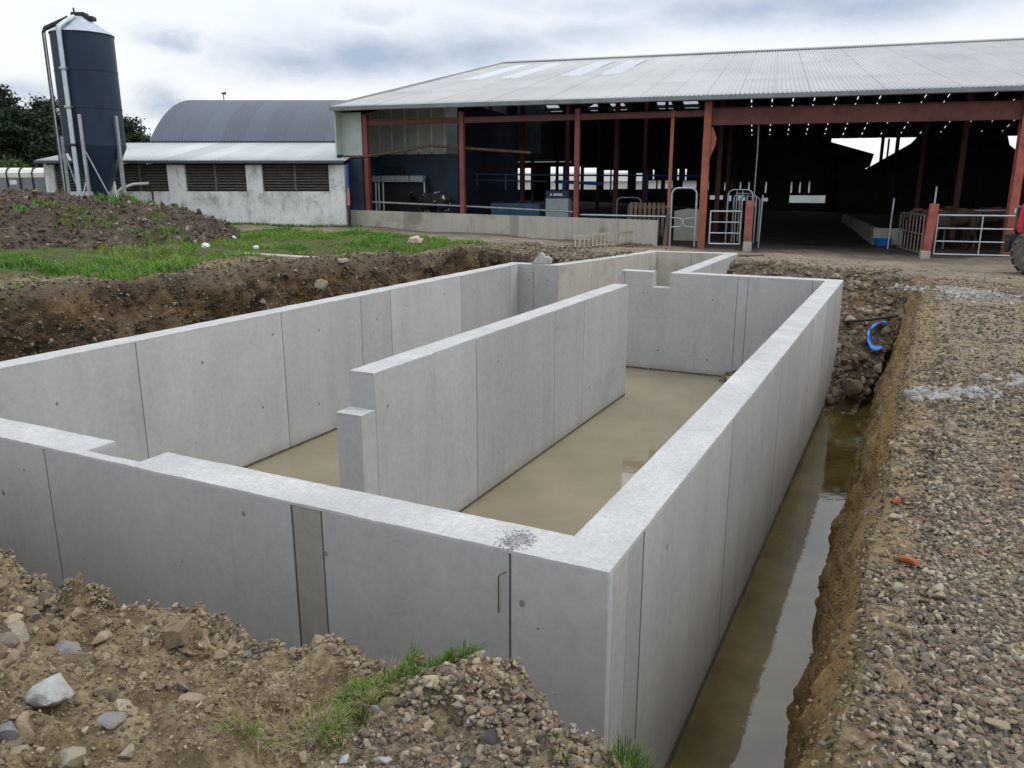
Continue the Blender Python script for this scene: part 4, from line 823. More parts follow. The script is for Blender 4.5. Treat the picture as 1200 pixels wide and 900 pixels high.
rail([(5.0, 10, 2.15), (12.5, 10, 2.1)], .04, 'pipe_rail', 'blue rail crossing in front of the bright rear openings', m_blue, posts=[(6.0, 10, 1.2, 2.5), (8.2, 10, 1.2, 2.4), (9.9, 10, 1.0, 2.4)])
rail([(20.2, 3.2, .85), (22.9, 3.2, .87), (26, 3.2, .88)], .03, 'pipe_rail', 'dull rail behind the large galvanised gate', m_steel_dull, posts=[(21.3, 3.2, -.5, .86), (24, 3.2, -.5, .87)])
# feeding boxes with white tubes on the left inner wall
fb = bthing('feed_station', 'row of four grey feed boxes on white tubes in the left bay', 'feeder', .2, 3.0)
z0 = at(.2, 3.0).z
for k in range(4): MB().box(-1.0+.63*k, -.40+.63*k, -.15, .2, 1.82-z0, 2.08-z0, .02).build('feed_box', m_greybox, fb)
for x in (-.92, -.72, -.58, -.38, 1.5): MB().tube([(x, 0, .0), (x, 0, 1.82-z0)], .035, 8).build('tube', m_white, fb, True)
mb = MB().box(-1.05, 1.6, .12, .2, .0, 1.8-z0); mb.build('back_board', m_black, fb)
# cabinet with navy band
cb = bthing('parlour_cabinet', 'pale grey machine cabinet with a navy top band beside the middle red column', 'cabinet', 7.43, 3.0); zc = at(7.43, 3).z
MB().box(-.46, .46, -.3, .3, .25, 1.2-zc, .015).build('body', m_greybox, cb)
bd = MB().box(-.47, .47, -.31, .31, 1.2-zc+.003, 1.5-zc, .02).build('band', m_navy, cb)
mb = MB(); xx_ = -.27
for wd in (.07, 0, .06, .05, .05, .06, .04, .06, .05):
    if wd: mb.box(xx_, xx_+wd*.8, -.316, -.312, 1.30-zc, 1.39-zc)
    xx_ += (wd or .06)
mb.build('lettering', m_white, bd)
for x in (-.4, .4): MB().box(x-.03, x+.03, -.25, .25, 0, .25).build('foot', m_steel_dull, cb)
rail([(6.5, 6, 1.85), (8.6, 6, 1.75)], .07, 'blue_boom', 'thick blue bar above the grey machine cabinet', m_blue, cat='bar', posts=[(6.9, 6, 1.0, 1.85)])
tag(MB().box(*(lambda p: (p.x-1.1, p.x+1.1, p.y-.2, p.y+.2, .3, 1.0))(at(5.6, 3.3)), .03).build('blue_trough', simple('dull_teal_trough', (.03, .10, .17), .5), None), 'dull blue trough behind the rail in the left bay', 'trough')
def hoop(mb, u0, u1, z0, z1, r, v=0, rad=.18):
    pts = [(u0, v, z0)]
    for a in range(0, 91, 18): pts.append((u0+rad-rad*math.cos(R(a)), v, z1-rad+rad*math.sin(R(a))))
    for a in range(90, -1, -18): pts.append((u1-rad+rad*math.cos(R(a)), v, z1-rad+rad*math.sin(R(a))))
    pts.append((u1, v, z0)); return mb.tube(pts, r, 8)
for u, w, h, lab in [(10.05, .95, 1.5, 'left galvanised cubicle hoop behind the pallet end of the low wall'), (10.35, .62, 1.3, 'small galvanised hoop nested inside the left cubicle hoop')]:
    c = bthing('cubicle_hoop', lab, 'cubicle', u, 4.0, None, 0, 'cubicle hoops behind the low wall'); hoop(MB(), -w/2, w/2, 0, h, .028).build('hoop', m_steel_dull, c, True)
    MB().tube([(-w/2, 0, .45), (w/2, 0, .45)], .02, 6).build('cross_rail', m_steel_dull, c, True)
# pallet
pl = bthing('pallet', 'weathered slatted wooden pallet standing on edge at the end of the low wall', 'pallet', 11.2, 1.3, -.1)
for k in range(8): MB().box(-.68+.165*k, -.57+.165*k, -.02, .02, .0, 1.2, .004).build('slat', m_wood, pl)
for z in (.15, 1.0): MB().box(-.7, .7, .02, .1, z, z+.1).build('bearer', m_wood, pl)
gp_ = bthing('timber_post', 'dark leaning timber post at the end of the low wall', 'post', 11.92, .45, -.5); MB().beam((0, 0, 0), (.12, 0, 1.45), .12, .2, (0, 1, 0)).build('post', m_wood, gp_)
# entry frame with two D loops
ef = bthing('cow_race_frame', 'tall galvanised hoop frame with two D shaped loops left of the orange column', 'race frame', 12.55, .25, -.36)
hoop(MB(), -.42, .42, 0, 1.98, .035, 0, .22).build('hoop', m_steel, ef, True)
for s in (-1, 1):
    pts = [(s*.42, 0, .98), (s*.12, 0, .96)]+[(s*(.12-.11*math.sin(R(a))+.0), 0, .82+.14*math.cos(R(a))) for a in range(0, 181, 30)]+[(s*.42, 0, .66)]
    MB().tube(pts, .022, 8).build('loop', m_steel, ef, True)
wt = bthing('water_trough', 'grey concrete trough seen through the tall hoop frame', 'trough', 12.45, 3.2); MB().prism([(-.5, 0), (.45, 0), (.5, 1.15), (.0, 1.2), (-.5, 1.1)], 1, -.1, .1).build('trough', m_wall_dirty, wt)
def gate(name, label, u, v, W_, H_, nb, mids, z, rz=0, mesh=False, group=None, mat=None):
    g = bthing(name, label, 'gate', u, v, z, rz, group); mat = mat or m_steel
    fr = MB(); 
    for x in (0, W_): fr.tube([(x, 0, 0), (x, 0, H_)], .027, 8)
    for zz in (0, H_): fr.tube([(0, 0, zz), (W_, 0, zz)], .027, 8)
    fr.build('frame', mat, g, True)
    for k in range(1, nb-1): MB().tube([(0, 0, H_*k/(nb-1)), (W_, 0, H_*k/(nb-1))], .022, 8).build('bar', mat, g, True)
    for x in mids: MB().tube([(x, 0, 0), (x, 0, H_)], .02, 8).build('stay', mat, g, True)
    if mesh:
        for k in range(1, 7): MB().tube([(W_*k/7, 0, 0), (W_*k/7, 0, H_)], .02, 6).build('upright', mat, g, True)
    return g
m_gate = simple('bright_galvanised', (.55, .58, .60), .45, .55, .15, 6, (.3, .28, .25), .35)
gate('field_gate', 'small four bar galvanised gate between orange column and cut red post', 13.46, .4, 1.02, 1.1, 4, [], -.25, .03, mat=m_gate)
gate('field_gate', 'long four bar galvanised gate at the right pen beside the tractor', 20.5, .3, 4.4, 1.22, 4, [1.27, 2.9], -.42, -.02, mat=m_gate)
gate('field_gate', 'rusty mesh gate swung open into the passage beside the right pen', 20.15, .5, 2.6, 1.2, 3, [], -.42, R(97), True, mat=simple('rusty_galvanised', (.22, .19, .16), .7, .3, .4, 6, (.14, .07, .04), .8))
def cutpost(u, v, z0, z1, label, lean=0):
    t = bthing('gate_post', label, 'post', u, v, z0); mb = MB(); ibeam(mb, (0, 0, 0), (lean, 0, z1-z0), .24, .26, (0, 1, 0)); mb.build('post', m_red_worn, t)
    m2 = MB(); m2.box(-.14, .14, -.15, .15, -.1, .32, .02); m2.build('footing', m_wall_dirty, t); return t
cutpost(14.75, .15, -.46, 1.22, 'short cut off red steel post right of the small gate')
t = cutpost(20.2, .0, -.62, 1.16, 'short red steel post with galvanised tube at the right pen', .1)
MB().tube([(.1, .0, 1.7), (.1, .0, 2.3)], .03, 8).build('tube', m_steel, t, True)
for u, v, z, lab in [(19.45, 2.6, 1.25, 'thin pale pole behind the rusty mesh gate'), (15.1, 1.2, 1.3, 'thin galvanised pole right of the cut red post')]:
    t = bthing('pole', lab, 'pole', u, v); MB().tube([(0, 0, 0), (.03, 0, z+.5)], .03, 8).build('pole', m_steel, t, True)
for k, (u, w, h, lab) in enumerate([(14.35, .85, 1.95, 'tallest hoop of the cubicles behind the small gate'), (14.5, .8, 1.8, 'second hoop of the cubicles behind the small gate'), (14.65, .75, 1.7, 'third hoop of the cubicles behind the small gate')]):
    c = bthing('cubicle_hoop', lab, 'cubicle', u, 2.2+1.1*k, None, 0, 'cubicle hoops behind the small gate'); hoop(MB(), -w/2, w/2, 0, h, .03, 0, .2).build('hoop', m_steel, c, True)
    for x in (-.12, .08): MB().tube([(x, 0, 0), (x, 0, h-.05)], .022, 6).build('upright', m_steel, c, True)
cbp = [at(14.82, .8, 4.2), at(14.85, .8, 2.8), at(14.84, .8, 1.2), at(14.95, .8, .9)]
tag(MB().tube(cbp, .02, 6).build('hanging_cable', m_steel_dull, smooth=True), 'grey cable hanging from the red beam over the passage', 'cable')
# feed passage wall and bucket
t = bthing('passage_wall', 'low concrete wall lining the right side of the feed passage', 'wall', 19.3, 5.6, -.75)
MB().box(0, 1.05, 0, .2, 0, .85, .01).build('wall_panel', m_wall_dirty, t); MB().box(0, .2, .205, 14, 0, .85, .01).build('wall_panel', m_wall_dirty, t)
t = bthing('bucket', 'blue plastic feed tub in front of the passage wall', 'tub', 19.6, 5.2); mb = MB(); n = 20
for r0, r1, z0, z1 in ((.27, .34, 0, .26),):
    ring = lambda r, z: [(r*math.cos(6.2832*k/n), r*math.sin(6.2832*k/n), z) for k in range(n)]
    vs = ring(.27, 0)+ring(.34, .26)+ring(.36, .27)+ring(.32, .26)+ring(.25, .04); fs_ = [tuple(range(n-1, -1, -1)), tuple(range(4*n, 5*n))]
    for a in range(4): fs_ += [(a*n+k, a*n+(k+1) % n, (a+1)*n+(k+1) % n, (a+1)*n+k) for k in range(n)]
    mb.add(vs, fs_)
mb.build('tub', m_blueplastic, t, True)
# pale wall beyond the rear openings
t = thing('rear_shed', 'pale walled shed glimpsed through the rear openings of the cattle shed', 'shed', (*B.w(-12, 52), -.6), R(9.25))
MB().box(0, 44, 0, 6, 0, 2.55).build('wall', simple('pale_yard_wall', (.62, .64, .63), .9, 0, .2, .5), t); MB().prism([(-.3, 2.6), (6.3, 2.6), (3, 3.4)], 0, -.2, 44.2).build('roof', m_roof, t)
# ---- cows in the dark
def cow():
    J = {'hip': (-.75, 0, 1.18, .25), 'rump': (-1.0, 0, 1.15, .17), 'mid': (-.2, 0, 1.05, .34), 'chest': (.45, 0, 1.05, .30), 'sh': (.7, 0, 1.15, .22), 'neck': (1.0, 0, 1.25, .15), 'poll': (1.22, 0, 1.38, .12), 'face': (1.42, 0, 1.22, .10), 'muz': (1.56, 0, 1.08, .075), 'tail1': (-1.1, 0, 1.12, .035), 'tail2': (-1.16, 0, .75, .02), 'tail3': (-1.15, 0, .45, .035)}
    E_ = [('mid', 'hip'), ('hip', 'rump'), ('rump', 'tail1'), ('tail1', 'tail2'), ('tail2', 'tail3'), ('mid', 'chest'), ('chest', 'sh'), ('sh', 'neck'), ('neck', 'poll'), ('poll', 'face'), ('face', 'muz')]
    for s, y in (('l', .2), ('r', -.2)):
        J.update({'st'+s: (-.78, y, .85, .16), 'kn'+s: (-.66, y, .68, .10), 'ho'+s: (-.86, y, .46, .06), 'fe'+s: (-.82, y, .12, .045), 'hf'+s: (-.78, y, .03, .06), 'el'+s: (.52, y*.9, .78, .12), 'wr'+s: (.54, y*.9, .42, .06), 'pa'+s: (.53, y*.9, .12, .042), 'ff'+s: (.56, y*.9, .03, .058), 'ear'+s: (1.16, y*1.2, 1.36, .04)})
        E_ += [('hip', 'st'+s), ('st'+s, 'kn'+s), ('kn'+s, 'ho'+s), ('ho'+s, 'fe'+s), ('fe'+s, 'hf'+s), ('chest', 'el'+s), ('el'+s, 'wr'+s), ('wr'+s, 'pa'+s), ('pa'+s, 'ff'+s), ('poll', 'ear'+s)]
    k = list(J); me = bpy.data.meshes.new('body'); me.from_pydata([J[i][:3] for i in k], [(k.index(a), k.index(b)) for a, b in E_], [])
    o = bpy.data.objects.new('body', me); COL.objects.link(o); md = o.modifiers.new('skin', 'SKIN'); sv = me.skin_vertices[0].data
    for i, n_ in enumerate(k): sv[i].radius = (J[n_][3], J[n_][3])
    sv[k.index('mid')].use_root = True; o.modifiers.new('sub', 'SUBSURF').render_levels = 2; md.use_smooth_shade = True
    return o
t_ = NT('black_and_white_hide'); m_hide = t_.out(t_.ramp(t_.noise(1.6, 2, .5), [(.55, (.02, .018, .017)), (.57, (.75, .73, .68))]), .8)
t_ = NT('dark_brown_hide'); m_hide2 = t_.out(t_.ramp(t_.noise(1.6, 2, .5), [(.4, (.03, .02, .015)), (.6, (.10, .05, .03))]), .8)
c0 = bthing('cow', 'black and white cow feeding behind the low wall in the left bay', 'cow', 2.4, 2.2, None, R(150)); b0 = cow(); b0.parent = c0; b0.data.materials.append(m_hide)
c1 = bthing('cow', 'dark cow nearest the post behind the long galvanised gate', 'cow', 21.3, 2.6, None, R(200)); b1 = b0.copy(); b1.data = b0.data.copy(); COL.objects.link(b1); b1.parent = c1; b1.data.materials[0] = m_hide2
for u, v, r, lab in [(22.6, 3.9, 160, 'dark cow in the middle behind the long galvanised gate'), (24.2, 2.4, 190, 'dark cow beside the tractor behind the long galvanised gate')]:
    c = copy_thing(c1, at(u, v), R(9.25+r), lab)
# ------------------------------------------------------------------ white shed with louvres, curved roof barn
fwd = Vector((-math.sin(YAW), math.cos(YAW)))
Wf = Frame(fwd.x*31.5, fwd.y*31.5, YAW); wo = (fwd.x*31.5, fwd.y*31.5, 0)
ws = thing('white_shed', 'low whitewashed shed with dark louvred openings and a pale lean to roof', 'shed', wo, YAW)
uu = lambda px, v=0: Wf.hit(px, 200, v)[0]
uL, uR = uu(52), uu(404)
MB().box(uL, uR, 0, .25, -.1, 1.47, .01).build('wall', m_render, ws)
pil = [(52, 64), (196, 217), (288, 307), (385, 404)]
for a, b in pil: MB().box(uu(a), uu(b), -.06, .26, -.1, 2.46, .02).build('pillar', m_render, ws)
MB().box(uL, uR, .5, .6, 0, 2.5).build('shade_backing', m_black, ws)  # black sheet standing in for the dark interior behind the louvres
MB().box(uL, uL+.2, .26, 6.5, 0, 2.6).build('wall', m_render, ws)
m_slat = simple('weathered_louvre_board', (.115, .105, .092), .85, 0, .35, 6)
for a, b in [(64, 196), (217, 288), (307, 385)]:
    u0, u1 = uu(a)+.01, uu(b)-.01
    lv = MB().box(u0, u1, .2, .26, 1.475, 1.53).build('louvre_panel', m_slat, ws)
    mb = MB(); k = 0
    for k in range(9):
        z = 1.56+.103*k; mb.add([(u0, .02, z-.012), (u1, .02, z-.012), (u1, .16, z+.055), (u0, .16, z+.055), (u0, .02, z+.006), (u1, .02, z+.006), (u1, .16, z+.073), (u0, .16, z+.073)], [(0, 1, 2, 3), (7, 6, 5, 4), (0, 4, 5, 1), (1, 5, 6, 2), (2, 6, 7, 3), (3, 7, 4, 0)])
    mb.build('slat', m_slat, lv)
    um = [u0+(u1-u0)*q for q in ((.49,) if b-a < 100 else (.25, .5, .75))]
    for x in um: MB().box(x-.04, x+.04, -.0, .2, 1.5, 2.46).build('mullion', m_slat, lv)
def corr(name, mat, parent, u0, u1, fv, pitch=.15, amp=.015, step=.025, sheet=.95):
    us = np.arange(u0, u1, step); rows = fv; U2, K = np.meshgrid(us, np.arange(len(rows))); V2 = np.array([r[0] for r in rows])[K]; Z2 = np.array([r[1] for r in rows])[K]+amp*np.sin(2*np.pi*U2/pitch)
    tn = _hash(np.floor(U2/sheet).astype(int), K*0, K*0); jt = np.abs(U2/sheet-np.round(U2/sheet)) < .03; tn = np.where(jt, tn*.4, tn)
    o = npmesh(name, np.stack([U2, V2, Z2], 2).reshape(-1, 3), gridfaces(len(rows), len(us)), mat, dict(tone=tn.ravel()), True, parent); o.modifiers.new('thick', 'SOLIDIFY').thickness = .02; return o
corr('roof', m_lean, ws, uL-.15, uR+.1, [(-.25, 2.62), (2, 2.93), (4.5, 3.28), (6.5, 3.56)])
MB().box(uL-.16, uR+.05, -.36, -.24, 2.50, 2.61, .015).build('gutter', simple('dark_gutter', (.07, .075, .08), .5), ws)
MB().prism([(0, 2.46), (6.5, 2.46), (6.5, 3.5), (0, 2.62)], 0, uL, uL+.12).build('wall', m_render, ws)
dp = MB().tube([(uR+.12, -.12, 2.5), (uR+.12, -.12, 1.6)], .05, 8).build('downpipe', m_blue, ws, True)
MB().tube([(uR+.12, -.12, 1.6), (uR+.12, -.12, .95)], .05, 8).build('downpipe', simple('salmon_pipe', (.42, .2, .14), .6), ws, True)
MB().tube([(uR+.12, -.12, .95), (uR+.12, -.12, .1)], .055, 8).build('downpipe', m_black, ws, True)
uw = Wf.hit(205, 241, 0); MB().box(uw[0]-.12, uw[0]+.12, -.075, -.06, uw[1]-.1, uw[1]+.08).build('vent', m_black, ws)
# hose on louvres
hp = [Vector((*Wf.w(*q[:2]), q[2])) for q in [(uu(125), -.7, 1.0), (uu(135), -.6, 1.25), (uu(148), -.5, 1.6), (uu(160), -.35, 1.75), (uu(175), -.15, 1.78)]]
tag(MB().tube(hp, .05, 8).build('white_hose', m_white, smooth=True), 'pale curved hose hanging against the louvres behind the silo', 'hose')
pr_ = [Vector((*Wf.w(uu(188), -.9), z)) for z in (.3, 1.6)]
tag(MB().tube(pr_, .035, 8).build('stand_pipe', m_dark, smooth=True), 'thin dark standpipe in front of the louvred wall', 'pipe')
cbn = thing('curved_roof_barn', 'dark blue grey barn with curved corrugated roof behind the white shed', 'barn', wo, YAW)
uD = Wf.hit(175, 166, 6.6)[0]; uE = Wf.hit(446, 150, 12)[0]; Rr = 6.3; hh = 2.35; zc0 = 3.62
Rc = (Rr*Rr+hh*hh)/(2*hh); arcz = lambda x, d=0: zc0-d+math.sqrt(max(0, Rc*Rc-x*x))-(Rc-hh)
arc = [(6.6+Rr-Rr*math.cos(math.pi*k/24), arcz(Rr*math.cos(math.pi*k/24))) for k in range(25)]
corr('roof', m_dutch, cbn, uD, uE, arc, .15, .012, .03)
MB().prism([(6.7, 0)]+[(6.62+(Rr-.03)-(Rr-.05)*math.cos(math.pi*k/24), arcz((Rr-.02)*math.cos(math.pi*k/24), .04)) for k in range(25)]+[(6.6+2*Rr-.1, 0)], 0, uD+.06, uD+.14).build('gable_wall', m_dutch, cbn)
MB().box(uD+.1, uE, 6.62, 6.7, 2, zc0+.02).build('side_wall', m_dutch, cbn); MB().box(uD+.1, uE, 6.6+2*Rr-.1, 6.6+2*Rr, 0, zc0).build('side_wall', m_dutch, cbn)
uv, zv = Wf.hit(263, 124, 12.9)
wv = thing('weather_sensor', 'small grey weather sensor on the crown of the curved roof', 'weather sensor', (*Wf.w(uv, 12.9), zc0+hh-.02), YAW)
MB().tube([(0, 0, 0), (0, 0, .38)], .025, 6).build('mast', m_dark, wv, True); MB().box(-.09, .03, -.06, .06, .36, .44, .01).build('vane', m_dark, wv); MB().tube([(.09, 0, .32), (.09, 0, .46)], [.03, .06], 8).build('cup', m_dark, wv, True)
# ------------------------------------------------------------------ feed silo
so = Vector((-26.37, 19.83, .35)); silo = thing('feed_silo', 'tall dark navy feed silo on galvanised legs behind the spoil heap', 'silo', so, YAW)
def lathe(prof, n=40):
    m = MB(); vs = []; fs = []
    for r, z in prof: vs += [(r*math.cos(6.28318*k/n), r*math.sin(6.28318*k/n), z) for k in range(n)]
    for i in range(len(prof)-1): fs += [(i*n+k, i*n+(k+1) % n, (i+1)*n+(k+1) % n, (i+1)*n+k) for k in range(n)]
    return m.add(vs, fs)
Rs = .99; zB = 3.05-.35; zT = 6.72-.35
lathe([(Rs, zB), (Rs, zB+1.22), (Rs+.012, zB+1.22), (Rs+.012, zB+1.25), (Rs, zB+1.25), (Rs, zB+2.44), (Rs+.012, zB+2.44), (Rs+.012, zB+2.47), (Rs, zB+2.47), (Rs, zT-.04), (Rs+.02, zT-.04), (Rs+.02, zT)]).build('barrel', m_silo, silo, True)
lathe([(Rs+.015, zB+.03), (Rs+.015, zB-.03), (.26, zB-1.62), (.24, zB-1.75), (0, zB-1.75)]).build('hopper', m_silo, silo, True)
lathe([(Rs+.03, zT-.01), (Rs+.0, zT+.03), (.26, zT+.50), (.24, zT+.56), (0, zT+.56)]).build('roof_cone', simple('silver_cone', (.36, .40, .46), .4, .4, .15, 5), silo, True)
lid = MB().box(-.22, .24, -.2, .2, zT+.565, zT+.70, .03).build('lid', m_dark, silo); MB().box(.16, .5, -.15, .15, zT+.44, zT+.58, .02).build('hatch', m_dark, lid); MB().tube([(-.18, 0, zT+.68), (-.18, 0, zT+.86)], .03, 8).build('vent', m_dark, lid, True)
lathe([(.27, zB-1.72), (.26, zB-2.0), (.19, zB-2.18), (0, zB-2.18)], 24).build('outlet', m_blueplastic, silo, True)
legs = [(-.80, -.62), (.10, -1.02), (.96, -.32), (-.5, .88)]
for i, (x, y) in enumerate(legs):
    L = math.hypot(x, y); x, y = x/L*1.04, y/L*1.04; top = zB+(1.0 if i else .3)
    MB().beam((x, y, -.2), (x*.995, y*.995, top), .10, .10, (x, y, 0)).build('leg', m_steel, silo)
    MB().box(x-.22, x+.22, y-.2, y+.2, -.1, .16, .02).build('pad', m_render, silo)
    nx, ny = legs[(i+1) % 4]; l2 = math.hypot(nx, ny); nx, ny = nx/l2*1.03, ny/l2*1.03
    MB().beam((x, y, zB-.1), (x*.4+nx*.6, y*.4+ny*.6, .9), .04, .04).build('brace', m_steel, silo)
m_pipe = simple('pale_filler_pipe', (.42, .50, .53), .45, .35, .12, 5)
def pipe(px_top, name, x, y, mat, r, toptail):
    MB().tube([(x, y, .0), (x, y, zT-.02)]+toptail, r, 12).build(name, mat, silo, True)
pipe(0, 'filler_pipe', -.20, -1.10, m_pipe, .075, [(-.20, -1.05, zT+.10), (-.14, -.8, zT+.26), (-.06, -.3, zT+.52)])
pipe(0, 'exhaust_pipe', -.97, -.62, m_dark, .06, [(-.93, -.58, zT+.12), (-.3, -.2, zT+.52)])
MB().tube([(-.93, -.66, 0), (-.93, -.66, zT-.05)], .03, 8).build('ladder_rail', m_steel, silo, True)
for k, zz in enumerate((zB+.0, zB+1.23, zB+2.45)): MB().box(-.30, -.10, -1.20, -1.0, zz-.04, zz+.04, .01).build('clamp', m_steel if k else m_black, silo)
mb = MB(); mb.tube([(-.95, -.55, zT+.05), (-.25, -.3, zT+.42)], .03, 6); [mb.tube([(-.9+.2*k, -.55+.07*k, zT+.06+.1*k), (-.9+.2*k, -.58+.07*k, zT+.2+.1*k)], .025, 6) for k in range(4)]; mb.build('roof_rail', m_dark, silo, True)
# leaning concrete slab behind the silo
q = thing('concrete_slab', 'pale concrete slab leaning behind the silo outlet', 'slab', (*Wf.w(uu(132), -1.0), .3), YAW); MB().add([(-.55, 0, 0), (.55, 0, 0), (.25, .45, 1.55), (-.05, .45, 1.55), (-.55, .14, 0), (.55, .14, 0), (.25, .59, 1.55), (-.05, .59, 1.55)], [(0, 1, 2, 3), (7, 6, 5, 4), (0, 4, 5, 1), (1, 5, 6, 2), (2, 6, 7, 3), (3, 7, 4, 0)]).build('slab', m_render, q)
# ------------------------------------------------------------------ calf shelter at far left
sh = thing('calf_shelter', 'row of grey panelled calf pens with cream arched roofs at far left', 'shelter', (*Wf.w(0, 1.6), 0), YAW)
u1 = Wf.hit(53, 210, 1.6)[0]; zt = Wf.hit(20, 208, 1.6)[1]; wbay = (Wf.hit(53, 210, 1.6)[0]-Wf.hit(38, 210, 1.6)[0])
m_pen = simple('grey_pen_panel', (.19, .20, .205), .7, 0, .15, 1.2); m_cream = simple('cream_arched_roof', (.66, .66, .58), .6, 0, .1, 2)
for k in range(8):
    b = u1-wbay*k; a = b-wbay+.05
    MB().box(a, b-.0, 0, .06, 0, zt).build('pen_panel', m_pen, sh)
    MB().prism([(0-.02, zt), (-.02, zt+.18), (.1, zt+.32), (.3, zt+.38), (1.5, zt+.4), (1.5, zt)], 0, a, b).build('arched_roof', m_cream, sh)
    MB().prism([(-.05, 0), (-.05, zt+.18), (.08, zt+.36), (.3, zt+.42), (.3, zt+.3), (.05, zt+.1), (.05, 0)], 0, b, b+.045).build('rib', m_dark, sh)
MB().box(u1-wbay*2.8, u1-wbay*2.25, -.012, -.003, zt-.28, zt-.1).build('notice', m_white, sh)
# ------------------------------------------------------------------ spoil heap
pk = [(-22.6, 15.4, 1.22, 3.7), (-24.6, 14.6, 1.1, 3.4), (-19.4, 15.6, .75, 2.8), (-26.5, 12.5, .85, 3.4), (-21.5, 13.0, .8, 3.4), (-17.6, 15.2, .45, 1.8), (-21.5, 11.4, .95, 3.1), (-19.3, 12.6, .75, 2.7), (-24.5, 10.5, 1.0, 3.2), (-17.2, 13.6, .45, 2.2)]
gx = np.arange(-31, -14.5, .08); gy = np.arange(7.2, 19.5, .08); GX, GY = np.meshgrid(gx, gy)
def heapz(x, y):
    h = 0*x
    for a, b, c, r in pk: h = np.maximum(h, c*np.clip(1-((x-a)**2+(y-b)**2)/r**2, 0, 1)**.85)
    e = sm(h, 0, .25); return h+e*(.16*fbm(x*.9, y*.9, 5, 4)+.13*np.abs(fbm(x*2.6, y*2.6, 6, 4))+.05*fbm(x*8, y*8, 7, 3))
GZ = hgt(GX, GY)-.12+heapz(GX, GY)
heap = thing('spoil_heap', 'big brown heap of dug earth with stones and weeds below the silo', 'soil heap', (-22, 14.5, .3))
f = gridfaces(*GX.shape); Vh = np.stack([GX, GY, GZ], 2).reshape(-1, 3); keep = (heapz(GX, GY).ravel()[f] > .02).any(1)
npmesh('heap', Vh-np.array([-22, 14.5, .3]), f[keep], m_heap, None, True, heap)
rs = np.random.RandomState(81); n = 60000; x = rs.uniform(-30, -15, n); y = rs.uniform(7.5, 18.5, n); hz = heapz(x, y); k = hz > .06; x, y, hz = x[k], y[k], hz[k]; s = .012+.09*rs.uniform(0, 1, len(x))**6
V, Fc, T = stones(np.stack([x, y, hgt(x, y)-.12+hz+s*.2], 1), s, PR_F, .7, 82); tag(npmesh('clods', V-np.array([-22, 14.5, .3]), Fc, m_darkclod, dict(tint=T), False, heap), kind='stuff')
n = 30000; x = rs.uniform(-30, -15, n); y = rs.uniform(7.5, 18.5, n); hz = heapz(x, y); pn = fbm(x*.55, y*.55, 91, 3); k = (hz > .03)&((pn > .50-.5*sm(x, -20, -17)*sm(hz, 1.4, .4))|((pn > .05)&(hz < .3)))
x, y, hz = x[k], y[k], hz[k]; V, Fc, T = blades(x, y, hgt(x, y)-.13+hz, rs.uniform(.1, .26, len(x)), rs.uniform(.015, .03, len(x)), 83)
tag(npmesh('weeds', V-np.array([-22, 14.5, .3]), Fc, m_grass, dict(tint=T), False, heap), kind='stuff')
# ------------------------------------------------------------------ trees
def tree(name, label, loc, H_, spread, seed, mat, style, nlimb=70, leaf=.16, per=190, trunk=.28, group='trees beyond the silo', base=.12):
    rs = np.random.RandomState(seed); t = thing(name, label, 'tree', loc, 0, group)
    mb = MB(); mb.tube([(0, 0, -.4), (.05, .03, H_*.3), (-.04, .06, H_*.65), (.03, 0, H_*.96)], [trunk, trunk*.8, trunk*.5, trunk*.12], 8)
    P = []; 
    for i in range(nlimb):
        f_ = rs.uniform(base, .97); a = rs.uniform(0, 6.283)
        if style == 'conifer': Lm = spread*(1-f_)**.6*rs.uniform(.55, 1.12)+.35; rise = rs.uniform(-.05, .35)
        else: Lm = spread*math.sin(math.pi*min(1, .18+f_*.85))**.7*rs.uniform(.5, 1.1)+.2; rise = rs.uniform(.1, .6)
        z0 = H_*f_*(.97 if style == 'conifer' else .8); d = np.array([math.cos(a), math.sin(a), rise]); p0 = np.array([0, 0, z0]); p1 = p0+d*Lm
        if i % 2 == 0: mb.tube([tuple(p0), tuple((p0+p1)/2+np.array([0, 0, .05])), tuple(p1)], [trunk*.3*(1-f_)+.03, .03, .012], 5)
        nc = max(4, int(Lm*4.5))
        for c in range(nc):
            q = rs.uniform(.2, 1.03); cpt = p0+d*Lm*q+rs.normal(0, .10+.05*Lm, 3)*np.array([1, 1, .55]); r = rs.uniform(.18, .42)*(1.15-.45*q); m = int(per/nc*rs.uniform(.5, 1.4)*Lm/spread)+7
            P.append(cpt+rs.normal(0, 1, (m, 3))*np.array([r, r, r*.5]))
    mb.build('trunk', m_bark, t, True)
    P = np.concatenate(P); n = len(P); a = rs.normal(0, 1, (n, 3)); a /= np.linalg.norm(a, axis=1)[:, None]; b = np.cross(a, rs.normal(0, 1, (n, 3))); b /= np.linalg.norm(b, axis=1)[:, None]; s = leaf*rs.uniform(.5, 1.2, (n, 1))
    V = np.stack([P-a*s*.5, P+b*s*.28, P+a*s*.6, P-b*s*.28], 1).reshape(-1, 3); Fc = np.arange(n*4).reshape(-1, 4)
    npmesh('crown', V, Fc, mat, dict(tint=np.repeat(rs.uniform(0, 1, n)**1.3, 4)), False, t); return t
dl = lambda px, dep: Vector(((px-600)/964.0*dep*math.cos(YAW)-math.sin(YAW)*dep, (px-600)/964.0*dep*math.sin(YAW)+math.cos(YAW)*dep, .5))
tree('conifer_tree', 'darkest broad conifer at the left edge of the photo', dl(2, 52), 7.6, 3.9, 1, m_conifer, 'conifer', 200, .24, 420, .34)
tree('conifer_tree', 'dark conifer crowded against the left edge conifer', dl(-45, 55), 8.6, 3.8, 2, m_conifer, 'conifer', 150, .24, 380, .34)
